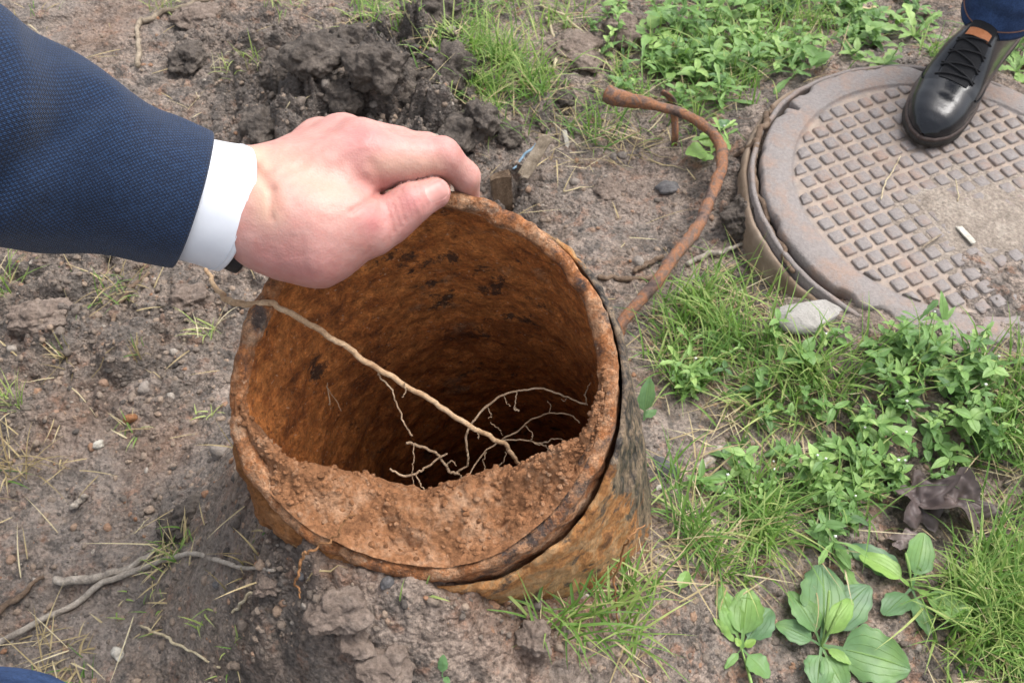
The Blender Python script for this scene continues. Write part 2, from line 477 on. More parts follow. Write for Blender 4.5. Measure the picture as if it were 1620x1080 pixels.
M = dict(
    ground=m_ground(), rust=m_rust('rust_inside', True), rim=m_rust('rust_rim', False), coat=m_coat(),
    ledge=m_soil('rusty_soil', (.13, .058, .026), (.27, .125, .057), (.38, .235, .145)),
    lump=m_soil('rust_crust', (.12, .045, .014), (.24, .10, .032), (.33, .165, .075)),
    crumb=m_crumb(), rod=m_rod(), lid=m_lid(), concrete=m_concrete(),
    twig=m_twig('grey_twig', (.11, .09, .075), (.30, .26, .215), (.46, .41, .355)),
    twig_b=m_twig('brown_twig', (.06, .04, .028), (.14, .095, .065), (.22, .165, .12)),
    root=m_twig('root_bark', (.26, .15, .08), (.42, .28, .165), (.52, .38, .25)),
    rootlet=m_twig('fine_root', (.20, .13, .08), (.34, .24, .155), (.45, .345, .24)),
    rust_root=m_twig('rusty_root', (.14, .07, .03), (.25, .12, .05), (.33, .18, .085)),
    straw=m_twig('straw', (.26, .20, .12), (.42, .35, .23), (.52, .46, .33)),
    wood=m_twig('weathered_wood', (.11, .085, .06), (.23, .185, .135), (.33, .275, .21)),
    wood_dark=m_twig('brown_wood', (.055, .035, .022), (.125, .085, .055), (.18, .13, .088)),
    white_chip=m_twig('pale_wood', (.28, .25, .205), (.42, .39, .335), (.52, .49, .43)),
    stone=m_twig('pale_stone', (.13, .108, .09), (.21, .18, .155), (.30, .265, .235)),
    stone_d=m_twig('dark_stone', (.05, .048, .05), (.10, .095, .095), (.16, .15, .15)),
    clod=m_soil('clod_earth', (.042, .036, .032), (.092, .076, .064), (.15, .124, .103)),
    clod_p=m_soil('pink_clod_earth', (.11, .082, .066), (.185, .142, .115), (.25, .20, .165)),
    lidmud=m_soil('lid_mud', (.20, .165, .135), (.27, .225, .185), (.35, .305, .255)),
    grass=m_leaf('grass_blade', (.070, .15, .035), (.165, .30, .068), (.44, .50, .18), trans=.42),
    weed=m_leaf('weed_leaf', (.065, .14, .045), (.15, .275, .075), (.32, .46, .14), trans=.3),
    broad=m_leaf('plantain_leaf', (.085, .165, .095), (.115, .225, .075), (.25, .40, .085), veins=True, trans=.25, rough=.45),
    dead=m_leaf('dead_leaf_skin', (.035, .026, .026), (.085, .062, .058), (.16, .125, .115), veins=False, trans=.05, rough=.55),
    dry=m_leaf('dry_blade', (.24, .175, .09), (.42, .33, .18), (.58, .50, .33), trans=.2, rough=.7),
    flower=m_simple('petal', (.7, .7, .62), (.8, .8, .74), rough=.6),
    skin=m_skin(), nail=m_nail(),
    jacket=m_cloth('navy_wool', (.0062, .0130, .032), (.0155, .040, .098), .0036, .45, .0005),
    cuff=m_cloth('white_shirt_cloth', (.58, .605, .65), (.62, .64, .68), .0012, .25, .0003),
    strap=m_simple('black_strap', (.012, .012, .014), (.02, .02, .022), 300, .55, .3),
    denim=m_denim(), leather=m_leather(),
    sole=m_simple('shoe_sole_rubber', (.016, .014, .013), (.03, .026, .022), 200, .6, .3),
    welt=m_simple('brown_welt', (.030, .021, .018), (.065, .045, .038), 300, .65, .4),
    lace=m_simple('black_lace', (.006, .006, .007), (.014, .014, .016), 900, .8, .6),
    tan=m_simple('tan_leather', (.30, .10, .035), (.40, .15, .055), 200, .55, .3),
    thread=m_simple('tan_thread', (.12, .06, .045), (.20, .11, .08), 600, .8, .3),
    blue=m_simple('blue_cord_fibre', (.12, .20, .27), (.22, .32, .40), 400, .7, .3),
)

# ---------------------------------------------------------------- where the pipe is
PC = (668.0, 604.0)
_phi = np.array([-180, -170, -150, -130, -110, -90, -75, -54, -40, -20, 0, 15, 30, 45, 60, 75, 90, 110, 130, 150, 165, 180], float)
_r = np.array([310, 303, 300, 304, 308, 309, 312, 311, 309, 311, 307, 305, 303, 306, 309, 312, 306, 302, 309, 316, 317, 310], float)
def rim_r(phi):
    p = (np.asarray(phi) + 180) % 360 - 180
    return (np.interp(p, _phi, _r) + np.interp((p - 6 + 180) % 360 - 180, _phi, _r) + np.interp((p + 6 + 180) % 360 - 180, _phi, _r)) / 3
def rim_pt(phi, k=1.0, extra=0.0):
    a = np.radians(phi); r = rim_r(phi) * k + extra
    px = PC[0] + r * np.cos(a); py = PC[1] + r * np.sin(a)
    return cam(px, py, .7415 + .0055 * (py - 605) / 307)
AX = .170 * VR - .50 * VU + VF; AX = AX / np.linalg.norm(AX)
RC = cam(PC[0], PC[1], .7415)
_ring = rim_pt(np.arange(0, 360, 2.0))
def axis_dist(P):
    d = P - RC; return d - (d @ AX)[..., None] * AX
# cross-section radius of the pipe as a function of the direction about its axis
E1 = np.cross(AX, [0, 1, 0]); E1 /= np.linalg.norm(E1); E2 = np.cross(AX, E1)
_rd = axis_dist(_ring); _ra = np.arctan2(_rd @ E2, _rd @ E1); _rr = np.linalg.norm(_rd, axis=1); _o = np.argsort(_ra)
def pipe_radius(a): return np.interp(a, _ra[_o], _rr[_o], period=2 * np.pi)

# ---------------------------------------------------------------- ground
LIDN = np.array([math.sin(math.radians(2)), math.sin(math.radians(-3)), 1.0]); LIDN /= np.linalg.norm(LIDN)
LIDC0 = np.array([.566, .954, .062])
def on_lid(px, py, up=0.0):
    r = ray(px, py); t = ((LIDC0 + up * LIDN - CAM) @ LIDN) / (r @ LIDN)
    return CAM + t[..., None] * r
_lp = np.array([(1212, 250), (1220, 310), (1250, 380), (1300, 440), (1345, 482), (1440, 512), (1530, 537), (1620, 547), (1240, 155), (1300, 125), (1380, 107), (1440, 103)], float)
_P = on_lid(_lp[:, 0], _lp[:, 1])
LU = np.cross([0, 1.0, 0], LIDN); LU /= np.linalg.norm(LU); LV = np.cross(LIDN, LU)
_x, _y = _P @ LU, _P @ LV
_s = np.linalg.lstsq(np.c_[2 * _x, 2 * _y, np.ones(len(_x))], _x * _x + _y * _y, rcond=None)[0]
LIDR = math.sqrt(_s[2] + _s[0] ** 2 + _s[1] ** 2)
LIDC = _s[0] * LU + _s[1] * LV + (LIDC0 @ LIDN) * LIDN

def blobs(x, y, lst):
    """soft patches given as (px, py, radius_px, value) where they lie on the ground"""
    out = np.zeros(np.shape(x))
    for px, py, r, v in lst:
        c = gp(px, py); d = np.linalg.norm(c - CAM); rad = r * d / FPX
        out = np.maximum(out, v * np.exp(-(((x - c[0]) ** 2 + (y - c[1]) ** 2 * .8) / rad ** 2) ** 1.5))
    return out
CHURN = [(500, 150, 150, 1.15), (640, 130, 120, 1.25), (690, 210, 90, 1.1), (420, 80, 80, .7), (330, 60, 70, .45), (560, 60, 80, .5), (700, 20, 55, .9),
         (820, 300, 60, .7), (870, 190, 50, .5), (120, 470, 130, .55), (230, 560, 130, .5), (60, 620, 130, .4), (560, 960, 90, .85), (640, 930, 80, .6), (460, 900, 60, .5), (500, 1050, 100, .55),
         (800, 1040, 90, .45), (1190, 330, 60, .7), (270, 820, 60, .5), (720, 990, 60, .5), (1000, 60, 80, .45), (380, 470, 60, .4)]
SMOOTH = [(200, 930, 150, 1.0), (330, 960, 120, .9), (120, 770, 110, .7), (330, 790, 60, .7), (80, 30, 90, .9), (230, 40, 60, .5), (1090, 680, 60, .6), (370, 690, 60, .4), (980, 330, 90, .5), (1240, 1000, 50, .5), (1330, 960, 40, .4)]
RUSTY = [(560, 890, 100, .8), (470, 850, 70, .85), (660, 930, 90, .8), (820, 990, 120, .75), (930, 960, 70, .6), (700, 950, 80, .6), (250, 720, 60, .35), (600, 1030, 60, .45), (120, 660, 70, .3), (1000, 300, 50, .2), (160, 40, 60, .4)]
_b = RC + AX * ((RC[2] - .08) / -AX[2]); PB = _b[:2]
_FP = _ring + AX * ((_ring[:, 2:3] - .1) / -AX[2])        # the pipe's outline where it meets the ground
def height(x, y):
    x = np.asarray(x, float); y = np.asarray(y, float)
    ch = blobs(x, y, CHURN); sm = blobs(x, y, SMOOTH)
    near = np.exp(-((x / 2.5) ** 2 + ((y - .9) / 2.5) ** 2))
    h = .012 * fbm2(x * 4, y * 4, 3, 1) + .05 * (1 - near) * fbm2(x * .5, y * .5, 3, 2)
    rough = (.66 + .85 * ch) * (1 - .55 * sm)
    wx = x + .012 * fbm2(x * 25, y * 25, 2, 5); wy = y + .012 * fbm2(x * 25 + 9, y * 25, 2, 6)
    for cell, amp, sd in ((.085, .048, 3), (.036, .017, 31), (.016, .0085, 57), (.0088, .0042, 71)):
        f1, f2, cr = worley(wx / cell, wy / cell, sd)
        h = h + amp * rough * sstep(0, .45, f2 - f1) * (.15 + .85 * cr) * (ch ** 1.2 if cell > .05 else (.35 + .65 * ch))
    h = h + rough * (.010 * fbm2(x * 22, y * 22, 4, 8) + .0042 * fbm2(x * 90, y * 90, 3, 9)) + .0016 * fbm2(x * 210, y * 210, 2, 10)
    h = h - .03 * ch * sstep(.1, .5, fbm2(x * 9, y * 9, 3, 15))
    # footprints: long shallow ruts in the smooth mud
    h = h - .010 * sm * sstep(.05, .45, fbm2(x * 10 + y * 4, y * 16 - x * 6, 2, 21))
    # the heap piled against the pipe's near side
    d = np.stack([x - PB[0], y - PB[1]], -1); r = np.linalg.norm(d, axis=-1); ang = np.degrees(np.arctan2(d[..., 1], d[..., 0]))
    side = (ang + 128 + 180) % 360 - 180
    w_ = np.exp(-(side / 84.0) ** 2)
    h = h + (.022 + .205 * w_) * np.exp(-(np.maximum(r - .165, 0) / (.085 + .040 * w_)) ** 2)
    # a hollow behind the pipe
    c = gp(850, 330); h = h - .028 * np.exp(-((x - c[0]) ** 2 + (y - c[1]) ** 2) / .055 ** 2)
    # keep below the manhole
    rl = np.hypot(x - LIDC[0], y - LIDC[1])
    al = np.degrees(np.arctan2(y - LIDC[1], x - LIDC[0])); open_ = np.exp(-(((al + 165 + 180) % 360 - 180) / 24.0) ** 2)      # the collar stands clear on its left only
    lim = .056 - .034 * open_ + .03 * sstep(LIDR + .15, LIDR + .5, rl)
    h = h + (.046 * (1 - open_)) * np.exp(-(np.maximum(rl - LIDR - .02, 0) / .10) ** 2)
    h = np.where(rl < LIDR + .5, np.minimum(h, lim + .25 * np.maximum(h - lim, 0) * (rl > LIDR + .02)), h)
    return h
def ground_cut(x, y, h):
    P = np.stack([x, y, h], -1); dd = axis_dist(P); a = np.arctan2(dd @ E2, dd @ E1)
    ins = np.linalg.norm(dd, axis=-1) < pipe_radius(a) - .003
    k = np.where(ins & (h < .4), (h + .9) / -AX[2], 0.0)       # drop those grid points down the bore
    return P + k[..., None] * AX
def axis_coords(a, b, st, far):
    f = np.arange(a, b + st / 2, st); g = st * 1.35 ** np.arange(1, 44); g = np.cumsum(g); g = g[g < far]
    return np.r_[a - g[::-1], f, b + g]
gx = axis_coords(-1.0, 1.0, .0022, 60); gy = axis_coords(.16, 1.62, .0022, 60)
GX, GY = np.meshgrid(gx, gy, indexing='ij')
GZ = height(GX, GY)
gc = np.stack([blobs(GX, GY, RUSTY), blobs(GX, GY, CHURN), blobs(GX, GY, SMOOTH)], -1)

def hfast(x, y):
    """the built ground's height, read between its grid points"""
    i = np.clip(np.searchsorted(gx, x) - 1, 0, len(gx) - 2); j = np.clip(np.searchsorted(gy, y) - 1, 0, len(gy) - 2)
    u = (x - gx[i]) / (gx[i + 1] - gx[i]); v = (y - gy[j]) / (gy[j + 1] - gy[j])
    return (GZ[i, j] * (1 - u) + GZ[i + 1, j] * u) * (1 - v) + (GZ[i, j + 1] * (1 - u) + GZ[i + 1, j + 1] * u) * v
def gpt(px, py, up=0.0):
    """where the line of sight through a spot meets the modelled ground"""
    px = np.atleast_1d(np.asarray(px, float)); py = np.atleast_1d(np.asarray(py, float))
    r = ray(px, py); lo = np.full(px.shape, .45); hi = np.full(px.shape, 4.0)
    t = lo.copy(); done = np.zeros(px.shape, bool); step = .012
    for _ in range(220):
        P = CAM + t[:, None] * r; b = P[:, 2] < hfast(P[:, 0], P[:, 1]); done |= b
        t = np.where(done, t, t + step)
        if done.all(): break
    lo, hi = t - step, t
    for _ in range(8):
        m = (lo + hi) / 2; P = CAM + m[:, None] * r; b = P[:, 2] < hfast(P[:, 0], P[:, 1])
        hi = np.where(b, m, hi); lo = np.where(b, lo, m)
    P = CAM + hi[:, None] * r; P[:, 2] += up
    return P
def g1(px, py, up=0.0): return gpt([px], [py], up)[0]

GZc = ground_cut(GX, GY, GZ)
ni, nj = GX.shape
I = np.arange(ni * nj).reshape(ni, nj)
gf = np.stack([I[:-1, :-1], I[1:, :-1], I[1:, 1:], I[:-1, 1:]], -1).reshape(-1, 4)
g = build('ground', GZc, gf, M['ground'], col=gc.reshape(-1, 3))
tag(g, 'churned grey brown mud ground with clods and smooth wet patches', 'ground', kind='structure')

# ---------------------------------------------------------------- the rusty pipe
pipe = empty('rusty_pipe', (PB[0], PB[1], 0.05), 'big rusty steel pipe standing open mouthed in the mud, gripped by a hand', 'pipe')
def build_pipe():
    nphi = 300; ph = np.linspace(0, 360, nphi, endpoint=False); t = np.radians(ph)
    O = rim_pt(ph); ctr = RC
    inward = ctr - O; inward -= (inward @ AX)[:, None] * AX; inward /= np.linalg.norm(inward, axis=1)[:, None]
    wall = .0125 + .002 * fbm2(np.cos(t) * 4, np.sin(t) * 4, 3, 3)
    nick = .005 * sstep(.15, .6, fbm2(np.cos(t) * 9, np.sin(t) * 9, 3, 12)) + .0025 * fbm2(np.cos(t) * 16, np.sin(t) * 16, 3, 14)
    prof = []                                       # (depth along the axis, fraction of wall from the outside)
    for s in np.r_[np.linspace(.62, .12, 24), np.linspace(.11, .006, 26)]: prof.append((s, 0.0))
    for k in np.linspace(0, 1, 7): prof.append((.004 - .004 * math.sin(math.pi * k), .04 + .92 * k))
    for s in np.r_[np.linspace(.005, .12, 44), np.r_[np.linspace(.124, .5, 90), np.linspace(.52, 1.1, 20)]]: prof.append((s, 1.0))
    V = []
    for s, k in prof:
        edge = math.exp(-s / .012)
        base = O + inward * (wall * k)[:, None] + AX * (s + nick * edge)[:, None]
        n = inward * (1 if k > .5 else -1)
        q = base
        rag = .0046 * fbm3(q, 24, 3, 4) + .0028 * fbm3(q, 85, 3, 6) + .0016 * np.maximum(fbm3(q, 45, 3, 21), 0)
        # ring shaped corrosion ridges deeper inside
        if k > .5: rag = rag + .0016 * fbm2(np.cos(t) * 2.2 + np.sin(t) * 2.2, np.full(nphi, s * 95), 3, 9) * sstep(.03, .12, s)
        V.append(base + n * rag[:, None] * (1 if s > .004 else .6))
    V = np.array(V); nr = len(prof)
    F = [list(f) for f in grid_faces(nr, nphi, True)]
    V = np.vstack([V.reshape(-1, 3), [RC + AX * 1.09]])
    c = len(V) - 1
    for j in range(nphi): F.append([(nr - 1) * nphi + j, (nr - 1) * nphi + (j + 1) % nphi, c])
    rows = np.array([f[0] // nphi for f in F])
    n_out = 50
    midx = np.where((rows >= n_out - 2) & (rows < n_out + 9), 1, np.where(rows < n_out, 1, 0))
    build('pipe_wall', V, F, None, pipe, mats=[M['rust'], M['rim']], midx=midx)
    # the cracked tar wrap outside, standing off by a dark gap on the right and below
    phs = np.linspace(-70, 118, 220); t = np.radians(phs)
    O = rim_pt(phs); inward = ctr - O; inward -= (inward @ AX)[:, None] * AX; inward /= np.linalg.norm(inward, axis=1)[:, None]
    gap = .0022 + .0036 * np.exp(-((phs - 35) / 38) ** 2)
    th = .0042 + .0016 * fbm2(phs * .05, phs * 0, 3, 8)
    top = .013 + .010 * sstep(-10, 45, phs) * (1 - .5 * sstep(70, 120, phs)) + .010 * fbm2(phs * .09, phs * 0 + 3, 4, 2)
    rows = []
    S = np.r_[0, np.linspace(.004, .12, 40), np.linspace(.13, .5, 20)]
    for s in S[::-1]: rows.append((s, 0))
    for s in S: rows.append((s, 1))
    V = []; C = []
    tarm = sstep(-45, -30, phs) * (1 - sstep(14, 34, phs)) * 1.0
    for s, k in rows:
        off = gap + (th if k else 0) + (.004 * min(1, s / .1) if k else 0) + (0.011 * sstep(-20, 25, phs) * sstep(.0, .25, np.full_like(phs, s)))
        tp = sstep(-70, -50, phs) * (1 - sstep(100, 118, phs)); off = off * tp - .0045 * (1 - tp)
        b = O - inward * off[:, None] + AX * (top + s)[:, None]
        if k: b = b - inward * (.0038 * fbm3(b, 30, 4, 31) + .0024 * fbm3(b, 95, 3, 33) - (.003 if s == 0 else 0))[:, None]
        V.append(b)
        low = sstep(.05, .17, np.full_like(phs, s)) * sstep(-25, 25, phs)
        C.append(np.stack([np.clip(tarm * (1.15 - 2.6 * s * sstep(-20, 25, phs)), 0, 1), .5 * low, 0 * phs], -1))
    V = np.array(V); F = grid_faces(len(rows), len(phs))
    n = len(phs); tb = (len(rows) - 1) * n
    build('tar_wrap', V, F, M['coat'], pipe, col=np.array(C).reshape(-1, 3))
    # crust of rusty earth stuck on the left below the mouth
    phs = np.linspace(96, 176, 110); O = rim_pt(phs); inward = ctr - O; inward -= (inward @ AX)[:, None] * AX; inward /= np.linalg.norm(inward, axis=1)[:, None]
    V = []
    env = np.sin(np.linspace(0, np.pi, 110)) ** .6
    for a in np.linspace(0, np.pi, 22):
        s = .010 + .085 * (1 - math.cos(a)) / 2
        b = O - inward * (env * .017 * math.sin(a) - .003)[:, None] + AX * s
        b = b - inward * (math.sin(a) * (.010 * fbm3(b, 32, 4, 41) + .004 * fbm3(b, 110, 3, 43)))[:, None]
        V.append(b)
    build('rust_crust', np.array(V), grid_faces(22, 110), M['lump'], pipe)
build_pipe()

# crumbly earth lying on the lower lip inside the mouth
def build_ledge():
    far = np.array([(392, 610), (402, 672), (440, 715), (490, 740), (545, 752), (600, 762), (650, 773), (700, 770), (750, 752), (800, 738), (850, 728), (895, 712), (926, 686), (944, 645), (949, 605)], float)
    far = spline(far, 320)
    ph = np.degrees(np.arctan2(far[:, 1] - PC[1], far[:, 0] - PC[0]))
    O = rim_pt(ph, 1.0, -15.0) + AX * .0005
    far = far + np.c_[np.zeros(320), 9 * fbm2(np.arange(320) * .06, np.zeros(320), 4, 58)]
    zf = np.minimum(O[:, 2] - .004, .262 + .05 * (np.abs(ph - 92) / 90) ** 1.6) - .006
    Fp = gp(far[:, 0], far[:, 1], zf)
    V = []
    for v in np.linspace(0, 1, 80):
        b = O + (Fp - O) * v
        up = .012 * math.sin(math.pi * v ** 2.2) - .006 * math.sin(math.pi * min(1, v * 1.8)) + .004
        hgt = (.016 * fbm3(b, 36, 3, 51) + .0045 * fbm3(b, 75, 4, 53) + .0022 * fbm3(b, 260, 3, 55)) * (.35 + .65 * min(1, 4 * v)) + up * min(1, 5 * v)
        V.append(b + np.array([0, 0, 1.0]) * hgt[:, None])
    L = V[-1].copy()
    for v in np.linspace(.1, 1, 16):
        w = rim_pt(ph, 1.0, -20) + AX * (.03 + .16)
        b = L + (w - L) * v ** 1.2 + AX * .03 * math.sin(math.pi * min(v, .5))
        V.append(b + (.006 * fbm3(b, 60, 3, 57))[:, None] * np.array([0, 0, 1.0]))
    LV_ = np.array(V[6:84])
    o = build('soil_heap', np.array(V), grid_faces(len(V), 320), M['ledge'], loc=tuple(O[160]))
    tag(o, 'crumbly rust brown earth heaped on the lower lip inside the pipe mouth', 'soil heap')
    return LV_.reshape(-1, 3)
LEDGE = build_ledge()
def crumb_set(name, label, cat, P, size, tint, mat, seed=0, nv=10):
    """many small irregular lumps as one object"""
    r = np.random.default_rng(seed)
    import bmesh
    bm = bmesh.new(); bmesh.ops.create_icosphere(bm, subdivisions=2, radius=1.0)
    base = np.array([v.co[:] for v in bm.verts]); fc = np.array([[v.index for v in f.verts] for f in bm.faces]); bm.free()
    var = []
    for k in range(nv):
        q = base * (1 + .55 * fbm3(base + k * 7.3, 1.25, 3, seed + k) + .18 * fbm3(base + k * 3.1, 3.1, 2, seed + k))[:, None]; q = q * r.uniform(.65, 1.15, 3); var.append(q)
    var = np.array(var)
    n = len(P); k = r.integers(0, nv, n); a = r.uniform(0, 2 * np.pi, n); b = r.uniform(0, 2 * np.pi, n)
    X = var[k]
    ca, sa = np.cos(a)[:, None], np.sin(a)[:, None]; x = X[..., 0] * ca - X[..., 1] * sa; y = X[..., 0] * sa + X[..., 1] * ca; z = X[..., 2]
    cb, sb = np.cos(b)[:, None], np.sin(b)[:, None]; y, z = y * cb - z * sb, y * sb + z * cb
    V = np.stack([x, y, z * .8], -1) * size[:, None, None] + P[:, None]
    F = fc[None] + (np.arange(n) * len(base))[:, None, None]
    c = np.repeat(tint, len(base)); c = np.stack([c, c * 0, c * 0], -1)
    o = build(name, V, F.reshape(-1, 3), mat, col=c)
    return tag(o, label, cat, kind='stuff')

def scatter_soil():
    r = np.random.default_rng(11)
    N = 62000
    px = r.uniform(-60, 1680, N); py = r.uniform(-40, 1130, N)
    P = gp(px, py)
    ch = blobs(P[:, 0], P[:, 1], CHURN); sm = blobs(P[:, 0], P[:, 1], SMOOTH)
    rl = np.hypot(P[:, 0] - LIDC[0], P[:, 1] - LIDC[1])
    keep = (r.uniform(0, 1, N) < (.22 + .55 * ch) * (1 - .65 * sm)) & (rl > LIDR + .05)
    P = P[keep]; P[:, 2] = hfast(P[:, 0], P[:, 1])
    dd = axis_dist(P); a = np.arctan2(dd @ E2, dd @ E1); ok = np.linalg.norm(dd, axis=1) > pipe_radius(a) + .012
    P = P[ok]; n = len(P)
    ch = blobs(P[:, 0], P[:, 1], CHURN)
    size = .0010 + .0042 * r.uniform(0, 1, n) ** 5 + .006 * ch * r.uniform(0, 1, n) ** 7
    P[:, 2] -= size * .10
    t = np.clip(r.normal(.42, .2, n) - .12 * ch, 0, .86); t[r.uniform(0, 1, n) < .03] = 1.0
    crumb_set('soil_crumbs', 'countless small crumbs and grains of grey brown earth strewn over the mud', 'soil crumbs', P, size, t, M['crumb'], 3)
def scatter_ledge():
    r = np.random.default_rng(19); P = LEDGE[r.integers(0, len(LEDGE), 4200)]; n = len(P)
    size = .0004 + .0026 * r.uniform(0, 1, n) ** 8; P = P - [0, 0, .0004]
    crumb_set('soil_grains', 'loose rusty grains and little lumps strewn over the earth inside the pipe mouth', 'soil grains', P, size, np.clip(r.normal(.68, .12, n), .2, .84), M['ledge'], 5)
scatter_soil()
scatter_ledge()

# ---------------------------------------------------------------- the man holding the rim
man = empty('person', (-.75, .22, 0.0), 'arm of a person in navy wool jacket and white cuff, hand gripping the pipe rim', 'person')
def seg(P, a, b, ra, rb):
    ab = b - a; t = np.clip(((P - a) @ ab) / (ab @ ab), 0, 1)
    return np.linalg.norm(P - a - t[..., None] * ab, axis=-1) - (ra + (rb - ra) * t)
def smin(a, b, k):
    h = np.maximum(k - np.abs(a - b), 0) / k; return np.minimum(a, b) - h * h * k * .25
def hp(q): return cam(q[0], q[1], q[2])
def build_hand():
    PX = .72 / FPX
    def S(P, p, q, rp, rq): return seg(P, hp(p), hp(q), rp * PX, rq * PX)
    MCP = [(590, 255, .709), (572, 229, .720), (541, 218, .738), (503, 221, .754)]
    def field(P):
        k = .018
        d = S(P, (215, 290, .692), (405, 364, .6945), 46, 46.5)
        d = smin(d, S(P, (215, 262, .692), (412, 288, .706), 50, 50), k)
        d = smin(d, S(P, (412, 352, .692), MCP[0], 51, 37), k)
        d = smin(d, S(P, (415, 322, .700), MCP[1], 47, 36), k)
        d = smin(d, S(P, (415, 298, .712), MCP[2], 44, 34), k)
        d = smin(d, S(P, (415, 288, .722), MCP[3], 42, 30), k)
        # ball of the thumb
        d = smin(d, S(P, (448, 388, .699), (500, 385, .700), 46, 58), .022)
        d = smin(d, S(P, (500, 385, .700), (588, 364, .7075), 57, 38), .022)
        # extensor tendon and first knuckle, softly raised
        d = smin(d, S(P, (470, 258, .700), (585, 236, .702), 12, 15), .022)
        d = smin(d, S(P, (450, 330, .678), (560, 345, .690), 22, 22), .028)
        fingers = [
            [MCP[0], (699, 247, .7190), (736, 279, .7380), (741, 316, .7640), 36, 28.5, 23.5, 19],
            [MCP[1], (672, 240, .7420), (694, 272, .7590), (692, 314, .7830), 35, 29, 24, 19],
            [MCP[2], (618, 244, .7570), (645, 278, .7690), (644, 318, .7900), 33, 28, 23, 18],
            [MCP[3], (563, 253, .7680), (590, 292, .7790), (592, 330, .7960), 30, 25, 20, 16]]
        fd = None
        for m, p, q, t, r0, r1, r2, r3 in fingers:
            f = S(P, m, p, r0, r1)
            f = smin(f, S(P, p, q, r1, r2), .006); f = smin(f, S(P, q, t, r2, r3), .004)
            mid = tuple((np.array(m) * .5 + np.array(p) * .5)); f = smin(f, S(P, mid, mid[:2] + (mid[2] + .0005,), r1 * .98, r1 * .98), .012)
            fd = f if fd is None else smin(fd, f, .0035)
        d = smin(d, fd, .012)
        th = S(P, (588, 364, .7075), (648, 323, .7090), 38, 30.5)
        th = smin(th, S(P, (648, 323, .7090), (687, 306, .7155), 30.5, 25.5), .006)
        th = smin(th, S(P, (612, 352, .7100), (622, 346, .7110), 31, 31), .010)
        # web between thumb and palm, then a clean crease against the finger
        kk = .0015 + .012 * np.exp(-(np.linalg.norm(P - hp((575, 372, .70)), axis=-1) / (42 * PX)) ** 2)
        d = smin(d, th, kk)
        d = smin(d, S(P, (598, 287, .713), (655, 276, .722), 15, 13), .004)      # flesh between finger and thumb
        return d
    lo = np.array([-.36, .33, .33]); hi = np.array([.02, .74, .66]); h = .0016
    # only the box the hand really needs
    pts = np.array([hp(q) for q in [(215, 262, .692), (215, 296, .69), (405, 366, .69), (590, 257, .70), (741, 316, .774), (592, 330, .806), (687, 307, .7265), (500, 385, .70), (503, 221, .754)]])
    lo = pts.min(0) - .038; hi = pts.max(0) + .038
    ax = [np.arange(lo[i], hi[i], h) for i in range(3)]
    out = np.empty(tuple(len(a) for a in ax), np.float32)
    for i, xv in enumerate(ax[0]):
        Y, Z = np.meshgrid(ax[1], ax[2], indexing='ij')
        out[i] = field(np.stack([np.full(Y.shape, xv), Y, Z], -1))
    V, Q = surface_nets(out, lo, h)
    # project onto the exact surface once, for smoothness
    e = 5e-4
    for _ in range(2):
        d0 = field(V); gr = np.stack([field(V + e * np.eye(3)[i]) - d0 for i in range(3)], -1) / e
        V = V - (d0 / np.maximum((gr ** 2).sum(-1), .2))[:, None] * gr
    N = gr / (np.linalg.norm(gr, axis=1)[:, None] + 1e-9)
    # where each spot is seen from the camera: used only to lay the skin's own marks on the right anatomy
    def surf(x, y):
        r = ray(x, y); t = .60
        for _ in range(60): t += float(field((CAM + t * r)[None])[0]) * .8
        return CAM + t * r
    def near(q, r):
        return np.exp(-(np.linalg.norm(V - surf(q[0], q[1]), axis=1) / (r * PX)) ** 2)
    def line(a, b, r):
        k = max(3, int(math.hypot(a[0] - b[0], a[1] - b[1]) / 12)); dd = None
        pts = [surf(a[0] + (b[0] - a[0]) * t, a[1] + (b[1] - a[1]) * t) for t in np.linspace(0, 1, k)]
        for p, q in zip(pts[:-1], pts[1:]):
            e_ = seg(V, p, q, 0, 0); dd = e_ if dd is None else np.minimum(dd, e_)
        return np.exp(-(dd / (r * PX)) ** 2)
    red = np.maximum.reduce([near((590, 351, .690), 26), .9 * near((650, 318, .700), 24), .8 * near((577, 215, .70), 45), .55 * near((699, 235, .70), 42), .35 * near((545, 190, .73), 45),
                             .5 * line((600, 345, .69), (690, 300, .705), 34), .4 * line((430, 420, .67), (520, 430, .675), 40), .35 * near((590, 290, .69), 50)])
    pale = np.maximum.reduce([.9 * line((405, 240, .69), (425, 330, .67), 26), .6 * line((600, 262, .69), (690, 262, .70), 20), .5 * line((430, 250, .69), (520, 300, .68), 40)])
    cre = np.zeros(len(V))
    def wrinkle(a, b, r, dep):
        nonlocal V, cre
        m = line(a, b, r); V = V - N * (m * dep)[:, None]; cre = np.maximum(cre, m * min(1, dep / .0006))
    wrinkle((404, 262, .672), (428, 300, .658), 7, .0016); wrinkle((428, 300, .658), (430, 345, .655), 6, .0010); wrinkle((420, 275, .66), (444, 330, .655), 9, .0006)
    for q in range(3):   # thumb knuckle folds
        x = 612 + 9 * q
        wrinkle((x, 322 - 4 * q, .695), (x + 12, 366 - 8 * q, .695), 2.6, .0006)
    for q in range(4):
        x = 636 + 9 * q
        wrinkle((x, 300 - 3 * q, .700), (x + 15, 345 - 6 * q, .702), 2.2, .00045)
    for q in range(3):
        x = 690 + 8 * q
        wrinkle((x - 6, 222 + 3 * q, .70), (x + 8, 262 + 2 * q, .70), 3, .0003)
    wrinkle((556, 334), (604, 302), 5, .0014); wrinkle((588, 258), (606, 292), 9, .0008); wrinkle((566, 276), (600, 298), 9, .0006)
    for q in range(5):
        wrinkle((450 + 7 * q, 375, .67), (455 + 6 * q, 405, .665), 4, .0003)
